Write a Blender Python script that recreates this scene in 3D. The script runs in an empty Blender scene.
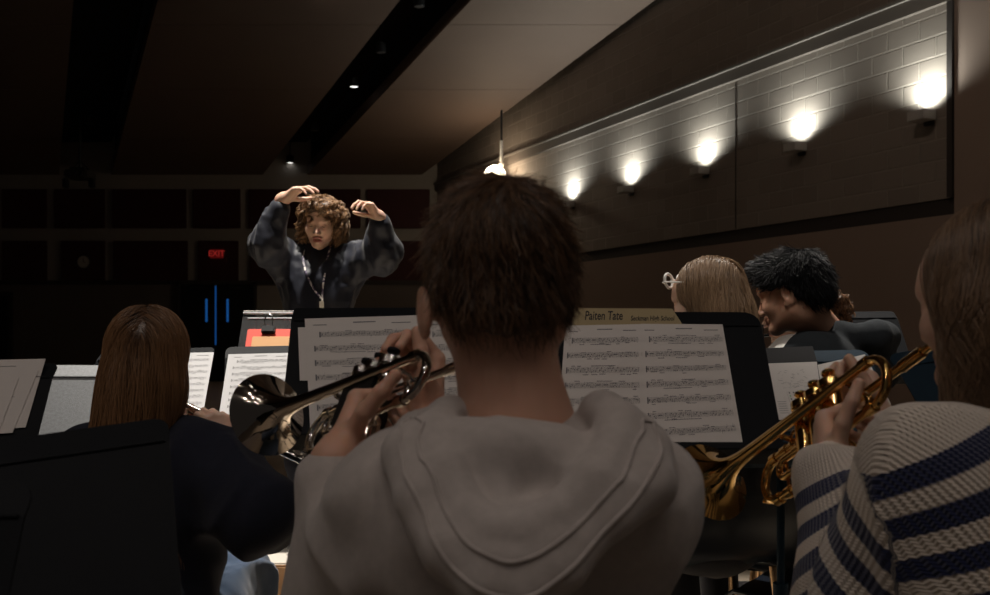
import bpy, bmesh, math, random
import numpy as np
from mathutils import Vector, Matrix

# ------------------------------------------------------------------ camera, world, exposure
S = bpy.context.scene
COL = S.collection
F = 963.0                      # focal length in pixels of the 990 px wide frame
CAMZ, HOR = 1.20, 329.0        # eye height, horizon row

cam_data = bpy.data.cameras.new('camera')
cam = bpy.data.objects.new('camera', cam_data)
COL.objects.link(cam)
cam.location = (0, 0, CAMZ)
cam.rotation_euler = (math.radians(90), 0, 0)
cam_data.sensor_width = 36.0
cam_data.lens = 36.0 * F / 990.0
cam_data.shift_y = (HOR - 297.5) / 990.0
cam_data.clip_start = 0.05
cam_data.clip_end = 100
cam_data.dof.use_dof = True
cam_data.dof.focus_distance = 2.6
cam_data.dof.aperture_fstop = 7.1
S.camera = cam

W = bpy.data.worlds.new('world'); S.world = W
W.use_nodes = True
W.node_tree.nodes['Background'].inputs[0].default_value = (0.55, 0.5, 0.48, 1)
W.node_tree.nodes['Background'].inputs[1].default_value = 0.028

S.view_settings.view_transform = 'Standard'
S.view_settings.look = 'None'
S.view_settings.exposure = 0.0
S.view_settings.gamma = 1.0
S.view_settings.use_curve_mapping = False
try:
    S.cycles.max_bounces = 7
    S.cycles.diffuse_bounces = 3
    S.cycles.glossy_bounces = 4
    S.cycles.transmission_bounces = 6
    S.cycles.transparent_max_bounces = 8
    S.cycles.sample_clamp_indirect = 4.0
    S.cycles.use_denoising = True
except Exception:
    pass

def spot(name, loc, target, power, size_deg, blend=0.6, radius=0.05, color=(1, .93, .84)):
    ld = bpy.data.lights.new(name, 'SPOT')
    ld.energy = power; ld.spot_size = math.radians(size_deg); ld.spot_blend = blend
    ld.shadow_soft_size = radius; ld.color = color
    o = bpy.data.objects.new(name, ld); COL.objects.link(o)
    o.location = loc
    o.rotation_euler = (Vector(target) - Vector(loc)).to_track_quat('-Z', 'Y').to_euler()
    return o

# stage spots in the ceiling slots over the ensemble, then two added face fills
STAGE_AND_FILL_SPOTS = [
    ((-1.15, 3.7, 6.2), (-0.75, 3.35, 0.9), 2300, 30),
    ((0.35, 5.0, 6.0), (-0.45, 4.3, 1.2), 420, 26),
    ((1.30, 4.3, 6.0), (1.00, 3.45, 0.9), 1300, 29),
    ((-2.2, 5.2, 6.0), (-1.1, 4.6, 1.2), 160, 26),
    ((-1.3, 3.6, 4.6), (0.82, 2.66, 1.22), 300, 9),  # narrow fill added to brighten the clarinet player's face
    ((-0.7, 0.4, 5.2), (0.80, 2.62, 1.25), 150, 9),  # second added fill, on the same face from the camera side
]
for i, (l, t, p, sz) in enumerate(STAGE_AND_FILL_SPOTS):
    spot('stage_or_fill_spot', l, t, p, sz, 0.5, 0.07)
# weak house lights over the back rows, behind the camera
for i, (x, y) in enumerate([(-2.9, -1.6), (-2.1, -1.2), (-1.3, -1.7), (-0.6, -1.2), (0.3, -1.6), (1.6, -1.2),
                            (-2.7, -0.2), (-1.9, 0.2), (-1.2, -0.2), (-0.5, 0.2), (0.9, -0.2), (2.3, 0.1)]):
    spot('house_downlight', (x, y, 5.2), (x * 0.4 + .1, 1.15, 0.9), 16 if x < 0 else 19, 56, 0.8, 0.028, (1, .87, .78))

# warm fill on the block wall: unseen spots added for hall ambience
for (l, t, p) in [((-2.6, 9.5, 6.6), (4.0, 11.5, 3.6), 150), ((0.2, 5.0, 6.8), (4.6, 9.0, 2.6), 95), ((-3.0, 13.0, 6.0), (1.2, 16.5, 3.8), 60)]:
    spot('wall_fill', l, t, p, 80, 1.0, 0.15, (1, .80, .64))

# ------------------------------------------------------------------ helpers
def P(px, py, Y):
    return Vector(((px - 495.0) / F * Y, Y, CAMZ - (py - HOR) / F * Y))

def link(o, parent=None):
    COL.objects.link(o)
    if parent is not None:
        o.parent = parent
    return o

def tag(o, label, cat=None, group=None, kind=None):
    if label: o['label'] = label
    if cat: o['category'] = cat
    if group: o['group'] = group
    if kind: o['kind'] = kind
    return o

def empty(name, label, cat, loc=(0, 0, 0), group=None):
    o = bpy.data.objects.new(name, None)
    o.empty_display_size = 0.1
    o.location = loc
    link(o)
    return tag(o, label, cat, group)

def place(o, M):
    o.matrix_world = M

_mats = {}
def mat(name, col, rough=0.6, metal=0.0, vary=0.0, vscale=8.0, bump=0.0, bscale=200.0, spec=0.5,
        coat=0.0, sheen=0.0, emit=None, estr=0.0, sss=0.0, trans=0.0, ior=1.45, rvary=0.0):
    if name in _mats: return _mats[name]
    m = bpy.data.materials.new(name); m.use_nodes = True
    nt = m.node_tree; b = nt.nodes['Principled BSDF']
    b.inputs['Base Color'].default_value = (*col, 1)
    b.inputs['Roughness'].default_value = rough
    b.inputs['Metallic'].default_value = metal
    b.inputs['Specular IOR Level'].default_value = spec
    b.inputs['Coat Weight'].default_value = coat
    b.inputs['Sheen Weight'].default_value = sheen
    b.inputs['IOR'].default_value = ior
    b.inputs['Transmission Weight'].default_value = trans
    if sss:
        b.inputs['Subsurface Weight'].default_value = sss
        b.inputs['Subsurface Radius'].default_value = (0.012, 0.004, 0.002)
        b.inputs['Subsurface Scale'].default_value = 0.5
    if emit:
        b.inputs['Emission Color'].default_value = (*emit, 1)
        b.inputs['Emission Strength'].default_value = estr
    tc = nt.nodes.new('ShaderNodeTexCoord')
    if vary:
        n = nt.nodes.new('ShaderNodeTexNoise'); n.inputs['Scale'].default_value = vscale
        n.inputs['Detail'].default_value = 4
        nt.links.new(tc.outputs['Object'], n.inputs['Vector'])
        mx = nt.nodes.new('ShaderNodeMix'); mx.data_type = 'RGBA'
        mx.inputs[6].default_value = (*[c * (1 - vary) for c in col], 1)
        mx.inputs[7].default_value = (*[min(1, c * (1 + vary)) for c in col], 1)
        nt.links.new(n.outputs['Fac'], mx.inputs[0])
        nt.links.new(mx.outputs[2], b.inputs['Base Color'])
    if bump:
        n2 = nt.nodes.new('ShaderNodeTexNoise'); n2.inputs['Scale'].default_value = bscale
        n2.inputs['Detail'].default_value = 3
        nt.links.new(tc.outputs['Object'], n2.inputs['Vector'])
        bp = nt.nodes.new('ShaderNodeBump'); bp.inputs['Strength'].default_value = bump
        bp.inputs['Distance'].default_value = 0.002
        nt.links.new(n2.outputs['Fac'], bp.inputs['Height'])
        nt.links.new(bp.outputs['Normal'], b.inputs['Normal'])
    _mats[name] = m
    return m

def mesh_obj(name, verts, faces, m=None, parent=None, smooth=False, M=None):
    me = bpy.data.meshes.new(name)
    verts = [tuple(v) for v in verts]
    me.from_pydata(verts, [], faces)
    me.update()
    if smooth:
        me.polygons.foreach_set('use_smooth', [True] * len(me.polygons))
    ms = m if isinstance(m, (list, tuple)) else [m]
    for x in ms:
        if x is not None: me.materials.append(x)
    o = bpy.data.objects.new(name, me)
    link(o, parent)
    if M is not None: o.matrix_local = M
    return o

class MB:
    """collects shapes of ONE part"""
    def __init__(s): s.v = []; s.f = []; s.mi = []
    def add(s, vs, fs, M=None, mi=0):
        k = len(s.v)
        if M is not None: vs = [M @ Vector(v) for v in vs]
        s.v += [tuple(v) for v in vs]
        s.f += [tuple(i + k for i in f) for f in fs]
        s.mi += [mi] * len(fs)
        return s
    def box(s, c, size, M=None, mi=0, R=None):
        hx, hy, hz = [a / 2 for a in size]
        vs = [Vector((x * hx, y * hy, z * hz)) for x in (-1, 1) for y in (-1, 1) for z in (-1, 1)]
        if R is not None: vs = [R @ v for v in vs]
        vs = [v + Vector(c) for v in vs]
        fs = [(0, 1, 3, 2), (4, 6, 7, 5), (0, 4, 5, 1), (2, 3, 7, 6), (0, 2, 6, 4), (1, 5, 7, 3)]
        return s.add(vs, fs, M, mi)
    def bbox(s, c, size, b=0.004, M=None, mi=0, R=None, seg=2):
        """bevelled box"""
        bm = bmesh.new(); bmesh.ops.create_cube(bm, size=1)
        for v in bm.verts: v.co = Vector((v.co.x * size[0], v.co.y * size[1], v.co.z * size[2]))
        bmesh.ops.bevel(bm, geom=list(bm.edges), offset=min(b, min(size) * 0.45), segments=seg, affect='EDGES')
        bm.verts.index_update()
        vs = [v.co.copy() for v in bm.verts]
        if R is not None: vs = [R @ v for v in vs]
        vs = [v + Vector(c) for v in vs]
        fs = [tuple(v.index for v in f.verts) for f in bm.faces]
        bm.free()
        return s.add(vs, fs, M, mi)
    def tube(s, pts, r, n=10, M=None, mi=0, caps=True, flat=None):
        """sweep a circle along points; r number or list"""
        pts = [Vector(p) for p in pts]
        rs = r if isinstance(r, (list, tuple)) else [r] * len(pts)
        vs, fs = [], []
        t0 = (pts[1] - pts[0]).normalized()
        up = Vector((0, 0, 1)) if abs(t0.z) < 0.9 else Vector((1, 0, 0))
        nrm = (up - t0 * up.dot(t0)).normalized()
        for i, p in enumerate(pts):
            if i == 0: t = t0
            elif i == len(pts) - 1: t = (pts[-1] - pts[-2]).normalized()
            else: t = ((pts[i + 1] - p).normalized() + (p - pts[i - 1]).normalized()).normalized()
            nrm = (nrm - t * nrm.dot(t))
            nrm = nrm.normalized() if nrm.length > 1e-6 else t.orthogonal().normalized()
            bn = t.cross(nrm)
            for k in range(n):
                a = 2 * math.pi * k / n
                q = math.cos(a) * nrm * (flat or 1) + math.sin(a) * bn
                vs.append(p + q * rs[i])
        for i in range(len(pts) - 1):
            for k in range(n):
                a, b = i * n + k, i * n + (k + 1) % n
                fs.append((a, b, b + n, a + n))
        if caps:
            fs.append(tuple(reversed(range(n))))
            fs.append(tuple(range((len(pts) - 1) * n, len(pts) * n)))
        return s.add(vs, fs, M, mi)
    def lathe(s, prof, n=32, M=None, mi=0, capa=False, capb=False):
        """profile [(s, r)] about local +X axis"""
        vs, fs = [], []
        for (x, r) in prof:
            for k in range(n):
                a = 2 * math.pi * k / n
                vs.append(Vector((x, r * math.cos(a), r * math.sin(a))))
        for i in range(len(prof) - 1):
            for k in range(n):
                a, b = i * n + k, i * n + (k + 1) % n
                fs.append((a, a + n, b + n, b))
        if capa: fs.append(tuple(range(n)))
        if capb: fs.append(tuple(reversed(range((len(prof) - 1) * n, len(prof) * n))))
        return s.add(vs, fs, M, mi)
    def disc(s, c, r, axis='z', n=16, M=None, mi=0):
        vs = []
        for k in range(n):
            a = 2 * math.pi * k / n
            if axis == 'z': vs.append(Vector(c) + Vector((r * math.cos(a), r * math.sin(a), 0)))
            elif axis == 'y': vs.append(Vector(c) + Vector((r * math.cos(a), 0, r * math.sin(a))))
            else: vs.append(Vector(c) + Vector((0, r * math.cos(a), r * math.sin(a))))
        return s.add(vs, [tuple(range(n))], M, mi)
    def build(s, name, m, parent=None, smooth=True, M=None, label=None):
        o = mesh_obj(name, s.v, s.f, m, parent, smooth, M)
        if any(s.mi): o.data.polygons.foreach_set('material_index', s.mi)
        if smooth:
            try: o.data.set_sharp_from_angle(angle=math.radians(42))
            except Exception: pass
        bm = bmesh.new(); bm.from_mesh(o.data)
        bmesh.ops.recalc_face_normals(bm, faces=bm.faces)
        bm.to_mesh(o.data); bm.free()
        if label: o['label'] = label
        return o

def frame(origin, yv, zv):
    """4x4 with local y along yv, z near zv, x = y cross z"""
    y = Vector(yv).normalized(); z = Vector(zv)
    z = (z - y * z.dot(y)).normalized(); x = y.cross(z)
    M = Matrix((x, y, z)).transposed().to_4x4()
    M.translation = Vector(origin)
    return M

# ------------------------------------------------------------------ implicit surfaces
class Sdf:
    def __init__(s, k=0.02): s.p = []; s.k = k
    def rc(s, a, b, ra, rb, k=None, op='+'):
        s.p.append(('rc', np.array(a, float), np.array(b, float), ra, rb, s.k if k is None else k, op)); return s
    def el(s, c, r, R=None, k=None, op='+'):
        R = np.eye(3) if R is None else np.array(R)[:3, :3]
        s.p.append(('el', np.array(c, float), np.array(r, float), R, None, s.k if k is None else k, op)); return s
    def chain(s, pts, rs, k=None, op='+'):
        for i in range(len(pts) - 1): s.rc(pts[i], pts[i + 1], rs[i], rs[i + 1], k, op)
        return s
    def moved(s, M, out=None):
        """append prims of this (local) shape to out, transformed by rigid M"""
        out = out or Sdf(s.k)
        A = np.array(M)[:3, :3]; t = np.array(M)[:3, 3]
        sc = np.linalg.norm(A[:, 0]); Rn = A / sc
        for q in s.p:
            if q[0] == 'rc': out.p.append(('rc', A @ q[1] + t, A @ q[2] + t, q[3] * sc, q[4] * sc, q[5] * sc, q[6]))
            else: out.p.append(('el', A @ q[1] + t, q[2] * sc, Rn @ q[3], None, q[5] * sc, q[6]))
        return out
    @staticmethod
    def _d(q, X):
        if q[0] == 'rc':
            a, b = q[1], q[2]; ba = b - a; pa = X - a
            h = np.clip(pa @ ba / max(ba @ ba, 1e-12), 0, 1)
            return np.linalg.norm(pa - h[..., None] * ba, axis=-1) - (q[3] + (q[4] - q[3]) * h)
        p = (X - q[1]) @ q[3]
        r = q[2]
        k0 = np.linalg.norm(p / r, axis=-1); k1 = np.linalg.norm(p / (r * r), axis=-1)
        return k0 * (k0 - 1) / np.maximum(k1, 1e-9)
    @staticmethod
    def _comb(d, e, k, op):
        if op == '+':
            h = np.maximum(k - np.abs(d - e), 0) / max(k, 1e-9)
            return np.minimum(d, e) - h * h * k * 0.25
        h = np.maximum(k - np.abs(d + e), 0) / max(k, 1e-9)
        return np.maximum(d, -e) + h * h * k * 0.25
    def ev(s, X):
        d = np.full(X.shape[:-1], 1.0)
        for q in s.p: d = s._comb(d, s._d(q, X), q[5], q[6])
        return d
    def grad(s, X, e=0.002):
        g = np.stack([s.ev(X + np.eye(3)[i] * e) - s.ev(X - np.eye(3)[i] * e) for i in range(3)], -1)
        return g / np.maximum(np.linalg.norm(g, axis=-1, keepdims=True), 1e-9)
    def bounds(s):
        lo = np.full(3, 1e9); hi = -lo
        for q in s.p:
            if q[6] != '+': continue
            if q[0] == 'rc':
                r = max(q[3], q[4]); l = np.minimum(q[1], q[2]) - r; h = np.maximum(q[1], q[2]) + r
            else:
                e = np.sqrt(((q[3] * q[2]) ** 2).sum(1)); l = q[1] - e; h = q[1] + e
            lo = np.minimum(lo, l); hi = np.maximum(hi, h)
        return lo, hi
    def polygonize(s, res, disp=None, lo=None, hi=None, pad=0.02):
        l, h = s.bounds()
        l = l - pad if lo is None else np.maximum(l - pad, lo); h = h + pad if hi is None else np.minimum(h + pad, hi)
        n = np.maximum(((h - l) / res).astype(int) + 2, 4)
        ax = [l[i] + np.arange(n[i]) * res for i in range(3)]
        D = np.full(tuple(n), 1.0)
        for q in s.p:
            if q[0] == 'rc':
                r = max(q[3], q[4]); a = np.minimum(q[1], q[2]) - r; b = np.maximum(q[1], q[2]) + r
            else:
                e = np.sqrt(((q[3] * q[2]) ** 2).sum(1)); a = q[1] - e; b = q[1] + e
            m = q[5] + 4 * res + (0.012 if disp is not None else 0)
            i0 = np.clip(((a - m - l) / res).astype(int), 0, n); i1 = np.clip(((b + m - l) / res).astype(int) + 1, 0, n)
            if (i1 <= i0).any(): continue
            sl = tuple(slice(i0[i], i1[i]) for i in range(3))
            X = np.stack(np.meshgrid(*[ax[i][sl[i]] for i in range(3)], indexing='ij'), -1)
            D[sl] = s._comb(D[sl], s._d(q, X), q[5], q[6])
        if disp is not None:
            near = np.abs(D) < 0.04
            I = np.argwhere(near)
            X = l + I * res
            D[near] = D[near] + disp(X, D[near])
        return nets(D, l, res)

def nets(D, l, res):
    n = np.array(D.shape)
    ins = D < 0
    c = np.zeros(tuple(n - 1), int)
    for dx in (0, 1):
        for dy in (0, 1):
            for dz in (0, 1):
                c += ins[dx:n[0] - 1 + dx, dy:n[1] - 1 + dy, dz:n[2] - 1 + dz]
    cell = np.argwhere((c > 0) & (c < 8))
    if not len(cell): return np.zeros((0, 3)), np.zeros((0, 4), int)
    idx = np.full(tuple(n - 1), -1); idx[tuple(cell.T)] = np.arange(len(cell))
    acc = np.zeros((len(cell), 3)); cnt = np.zeros(len(cell))
    cor = [(a, b, d) for a in (0, 1) for b in (0, 1) for d in (0, 1)]
    for i in range(8):
        for j in range(i + 1, 8):
            if sum(abs(cor[i][k] - cor[j][k]) for k in range(3)) != 1: continue
            A = cell + cor[i]; B = cell + cor[j]
            da = D[tuple(A.T)]; db = D[tuple(B.T)]
            m = (da < 0) != (db < 0)
            t = np.where(m, da / np.where(m, da - db, 1), 0)
            acc += np.where(m[:, None], A + (B - A) * t[:, None], 0); cnt += m
    V = l + (acc / cnt[:, None]) * res
    Fs = []
    for a in range(3):
        b, d = (a + 1) % 3, (a + 2) % 3
        s0 = [slice(None)] * 3; s1 = [slice(None)] * 3
        s0[a] = slice(0, n[a] - 1); s1[a] = slice(1, n[a])
        x = ins[tuple(s0)] != ins[tuple(s1)]
        E = np.argwhere(x)
        E = E[(E[:, b] > 0) & (E[:, d] > 0) & (E[:, b] < n[b] - 1) & (E[:, d] < n[d] - 1)]
        eb = np.zeros(3, int); eb[b] = 1; ed = np.zeros(3, int); ed[d] = 1
        q = np.stack([idx[tuple((E - eb - ed).T)], idx[tuple((E - ed).T)], idx[tuple(E.T)], idx[tuple((E - eb).T)]], 1)
        flip = ~ins[tuple(E.T)]
        q[flip] = q[flip][:, ::-1]
        Fs.append(q)
    Fq = np.concatenate(Fs); Fq = Fq[(Fq >= 0).all(1)]
    return V, Fq

def np_mesh(name, V, Fq, m, parent=None, mi=None, attrs=None, smooth=True):
    me = bpy.data.meshes.new(name)
    V = np.asarray(V, float); Fq = np.asarray(Fq, int)
    k = Fq.shape[1]
    me.vertices.add(len(V)); me.vertices.foreach_set('co', V.ravel())
    me.loops.add(len(Fq) * k); me.loops.foreach_set('vertex_index', Fq.ravel())
    me.polygons.add(len(Fq))
    me.polygons.foreach_set('loop_start', np.arange(len(Fq)) * k)
    try: me.polygons.foreach_set('loop_total', np.full(len(Fq), k))
    except Exception: pass
    ms = m if isinstance(m, (list, tuple)) else [m]
    for x in ms: me.materials.append(x)
    if mi is not None: me.polygons.foreach_set('material_index', np.asarray(mi, int))
    me.update(calc_edges=True); me.validate()
    if smooth: me.polygons.foreach_set('use_smooth', [True] * len(me.polygons))
    for nm, arr in (attrs or {}).items():
        at = me.attributes.new(nm, 'FLOAT', 'POINT'); at.data.foreach_set('value', np.asarray(arr, float))
    o = bpy.data.objects.new(name, me)
    link(o, parent)
    return o

def merge(parts):
    Vs, Fs, k = [], [], 0
    for V, Fq in parts:
        Vs.append(V); Fs.append(Fq + k); k += len(V)
    return np.concatenate(Vs), np.concatenate(Fs)

def vnoise(X, s, seed=0):
    """cheap smooth noise from sines, about -1..1"""
    r = np.random.RandomState(seed)
    out = 0
    for i in range(6):
        w = r.normal(size=3); w = w / np.linalg.norm(w) * s * r.uniform(.6, 1.7)
        out = out + np.sin(X @ w + r.uniform(0, 6.28) + 0.9 * np.sin(X @ (w[[1, 2, 0]] * .8) + i))
    return out / 6

# strands traced over an implicit surface, one mesh of thin tapered tubes
def strand_mesh(paths, r0, r1, sides=3):
    """paths (N,K,3)"""
    N, K, _ = paths.shape
    T = np.gradient(paths, axis=1); T /= np.maximum(np.linalg.norm(T, axis=-1, keepdims=True), 1e-9)
    ref = np.random.RandomState(5).normal(size=(N, 1, 3))
    A = ref - (ref * T).sum(-1, keepdims=True) * T; A /= np.maximum(np.linalg.norm(A, axis=-1, keepdims=True), 1e-9)
    B = np.cross(T, A)
    rr = np.linspace(0, 1, K)[None, :, None]; rad = r0 + (r1 - r0) * rr ** 2
    V = np.stack([paths + rad * (np.cos(2 * np.pi * j / sides) * A + np.sin(2 * np.pi * j / sides) * B) for j in range(sides)], 2)
    base = (np.arange(N) * K * sides)[:, None, None] + (np.arange(K - 1) * sides)[None, :, None]
    j = np.arange(sides)[None, None, :]; j2 = (j + 1) % sides
    Fq = np.stack([base + j, base + j2, base + sides + j2, base + sides + j], -1).reshape(-1, 4)
    return V.reshape(-1, 3), Fq

def trace(sdf, roots, dirf, step, K, off0=0.002, jit=0.0, seed=1, lift=0.0):
    """walk roots over the surface; dirf(X, i) gives a wanted direction"""
    rs = np.random.RandomState(seed)
    X = roots.copy(); out = [X.copy()]
    N = len(X)
    off = off0 + rs.uniform(-1, 1, N) * jit
    dj = rs.normal(size=(N, 3)) * 0.12
    for i in range(K - 1):
        g = sdf.grad(X)
        d = dirf(X, i) + dj
        dn = (d * g).sum(-1, keepdims=True)
        d = np.where(dn < 0, d - dn * g, d - dn * g * 0.6)
        d /= np.maximum(np.linalg.norm(d, axis=-1, keepdims=True), 1e-9)
        X = X + d * step
        e = sdf.ev(X)
        target = off + lift * (i / K)
        g = sdf.grad(X)
        corr = np.clip(target - e, -0.006, 0.02)
        X = X + g * corr[:, None]
        out.append(X.copy())
    return np.stack(out, 1)

def surf_points(sdf, c, n, seed=0, cond=None, rmax=0.2):
    """points on the surface, shot outwards from c"""
    rs = np.random.RandomState(seed)
    d = rs.normal(size=(n * 3, 3)); d /= np.linalg.norm(d, axis=1, keepdims=True)
    X = np.array(c) + d * rmax
    for _ in range(30):
        e = sdf.ev(X); X = X - d * np.minimum(e, 0.05)[:, None]
    ok = np.abs(sdf.ev(X)) < 0.003
    X = X[ok]
    if cond is not None: X = X[cond(X)]
    return X[:n]
# ------------------------------------------------------------------ the hall
M_floor = mat('floor_wood', (0.62, 0.52, 0.40), 0.35, vary=0.12, vscale=3)
M_ceil = mat('ceiling_board', (0.165, 0.115, 0.090), 0.7, vary=0.06, vscale=2)
M_deck = mat('roof_deck_black', (0.012, 0.012, 0.016), 0.8)
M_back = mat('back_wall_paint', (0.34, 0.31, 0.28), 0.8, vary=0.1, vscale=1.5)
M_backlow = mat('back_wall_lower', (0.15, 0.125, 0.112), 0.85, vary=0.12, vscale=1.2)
M_panel = mat('acoustic_cloth', (0.050, 0.006, 0.008), 0.6, vary=0.2, vscale=4, sheen=0.3)
M_trimdark = mat('dark_trim', (0.05, 0.042, 0.038), 0.6)
M_litedge = mat('lit_edge_trim', (0.20, 0.175, 0.155), 0.8)  # pale colour stands for light along the ledge's edge
M_door = mat('door_black', (0.012, 0.012, 0.013), 0.45)

def block_mat():
    m = bpy.data.materials.new('painted_block'); m.use_nodes = True
    nt = m.node_tree; b = nt.nodes['Principled BSDF']; b.inputs['Roughness'].default_value = 0.75
    tc = nt.nodes.new('ShaderNodeTexCoord')
    br = nt.nodes.new('ShaderNodeTexBrick')
    br.inputs['Scale'].default_value = 1.0
    br.inputs['Brick Width'].default_value = 0.406
    br.inputs['Row Height'].default_value = 0.203
    br.inputs['Mortar Size'].default_value = 0.012
    br.inputs['Mortar Smooth'].default_value = 0.4
    br.inputs['Color1'].default_value = (0.30, 0.255, 0.22, 1)
    br.inputs['Color2'].default_value = (0.26, 0.22, 0.19, 1)
    br.inputs['Mortar'].default_value = (0.36, 0.31, 0.265, 1)
    nt.links.new(tc.outputs['UV'], br.inputs['Vector'])
    nz = nt.nodes.new('ShaderNodeTexNoise'); nz.inputs['Scale'].default_value = 9; nz.inputs['Detail'].default_value = 6
    nt.links.new(tc.outputs['UV'], nz.inputs['Vector'])
    ml = nt.nodes.new('ShaderNodeMath'); ml.operation = 'MULTIPLY'; ml.inputs[1].default_value = 0.12
    nt.links.new(nz.outputs['Fac'], ml.inputs[0])
    ad = nt.nodes.new('ShaderNodeMath'); ad.operation = 'SUBTRACT'
    nt.links.new(ml.outputs[0], ad.inputs[0]); nt.links.new(br.outputs['Fac'], ad.inputs[1])
    bp = nt.nodes.new('ShaderNodeBump'); bp.inputs['Strength'].default_value = 1.0; bp.inputs['Distance'].default_value = 0.012
    nt.links.new(ad.outputs[0], bp.inputs['Height'])
    nt.links.new(br.outputs['Color'], b.inputs['Base Color'])
    nt.links.new(bp.outputs['Normal'], b.inputs['Normal'])
    return m
M_block = block_mat()
M_plain = mat('painted_wall_smooth', (0.34, 0.255, 0.21), 0.8, vary=0.05, vscale=1.0)

def struct(o): o['kind'] = 'structure'; return o

YB = 22.0
def WX(Y): return -1.325 + 0.4465 * (YB - Y)      # right wall line
wl = math.hypot(0.4465, 1)
WD = Vector((0.4465 / wl, -1 / wl, 0))             # along the right wall, towards the camera
WN = Vector((-1 / wl, -0.4465 / wl, 0))            # into the hall
WO = Vector((WX(YB), YB, 0))
M_W = Matrix((WD, WN, Vector((0, 0, 1)))).transposed().to_4x4(); M_W.translation = WO   # x along, y out, z up
def wpos(Y): return (YB - Y) * wl

# floor
b = MB(); b.box((-2.5, 9.5, -0.05), (27, 27, 0.1)); struct(b.build('floor', M_floor, smooth=False))

# right wall with UVs in metres
def uv_box_wall(name, s0, s1, z0, z1, th, m, out=0.0):
    b = MB(); b.box(((s0 + s1) / 2, out - th / 2, (z0 + z1) / 2), (s1 - s0, th, z1 - z0))
    o = b.build(name, m, smooth=False, M=M_W)
    uv = o.data.uv_layers.new(name='UVMap')
    for lp in o.data.loops:
        co = o.data.vertices[lp.vertex_index].co
        uv.data[lp.index].uv = (co.x + co.y, co.z)
    return struct(o)
s_p = wpos(9.18)                                     # where the pier starts
uv_box_wall('wall_right', 0, s_p, 2.46, 10, 0.2, M_block)
uv_box_wall('wall_right_lower', 0, s_p, 0, 2.30, 0.2, M_plain)
uv_box_wall('trim_1', 0, 28, 2.30, 2.46, 0.16, M_trimdark, -0.02)
uv_box_wall('wall_right_pier', s_p, 28, 0, 10, 0.30, M_plain, 0.03)
uv_box_wall('trim_2', 0, s_p, 4.34, 4.485, 0.06, mat('ledge_shade', (0.13, 0.108, 0.092), 0.8), 0.055)  # dark band colours in the shade below the ledge's edge
uv_box_wall('trim_3', 0, s_p, 4.485, 4.52, 0.09, M_litedge, 0.085)  # paler strip colours in the ledge's lit edge
uv_box_wall('trim_4', s_p - 0.07, s_p - 0.01, 2.46, 4.34, 0.05, M_trimdark, 0.05)
b = MB(); b.box((wpos(12.2), 0.003, 3.4), (0.012, 0.008, 1.85)); struct(b.build('trim_5', M_trimdark, smooth=False, M=M_W))

# back wall
b = MB(); b.box((-8, YB + 0.15, 3.2), (14.0, 0.3, 6.4)); struct(b.build('wall_back', M_back, smooth=False))
def bx_px(x0, x1, y0, y1, Y, d, th):
    a = P(x0, y0, Y); c = P(x1, y1, Y)
    return ((a.x + c.x) / 2, Y - d + th / 2, (a.z + c.z) / 2), (abs(c.x - a.x), th, abs(a.z - c.z))
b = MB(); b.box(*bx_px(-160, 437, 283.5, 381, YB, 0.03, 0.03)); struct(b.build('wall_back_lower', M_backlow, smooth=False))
b = MB(); b.box(*bx_px(-160, 437, 280.5, 284.5, YB, 0.06, 0.06)); struct(b.build('trim_6', M_trimdark, smooth=False))
b = MB(); b.box(*bx_px(256, 300, 286, 381, YB, 0.05, 0.02)); struct(b.build('trim_7', M_back, smooth=False))
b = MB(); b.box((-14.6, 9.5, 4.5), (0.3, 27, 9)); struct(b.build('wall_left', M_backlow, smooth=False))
# side door at the far left of the back wall
b = MB(); b.box(*bx_px(-34, 10, 296, 381, YB, 0.09, 0.06)); d3 = struct(b.build('door_3', M_door, smooth=False))
b = MB()
for x in (-36, 12): b.box(*bx_px(x - 2, x + 2, 294, 381, YB, 0.1, 0.1))
b.box(*bx_px(-38, 14, 292, 296, YB, 0.1, 0.1)); b.build('frame', M_trimdark, d3, smooth=False)

rows = [('upper', 189.5, 228.5, [(-52, 0), (3, 48), (55, 106), (113, 187), (193.5, 241), (249, 306), (313, 361), (367, 430)]),
        ('lower', 241, 281, [(-52, 0), (3, 48), (62, 106), (114, 188.5), (198.5, 239), (250, 306), (313, 361), (369, 430)])]
ordn = ['first', 'second', 'third', 'fourth', 'fifth', 'sixth', 'seventh', 'eighth']
for rn, y0, y1, xs in rows:
    for i, (x0, x1) in enumerate(xs):
        b = MB(); c, sz = bx_px(x0, x1, y0, y1, YB, 0.07, 0.05)
        b.bbox(c, sz, 0.012)
        o = b.build('acoustic_panel', M_panel, smooth=False)
        extra = {('lower', 2): ', carrying a round clock', ('lower', 4): ', behind the red exit sign', ('upper', 7): ', reddest and nearest the right wall'}.get((rn, i), '')
        tag(o, f'dark maroon acoustic panel in the {rn} row on the back wall, {ordn[i]} from left end' + (extra if extra else ''), 'wall panel', 'acoustic panels on the back wall')
        if extra:
            o['label'] = f'dark maroon panel in {rn} row of the back wall{extra}'

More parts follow.
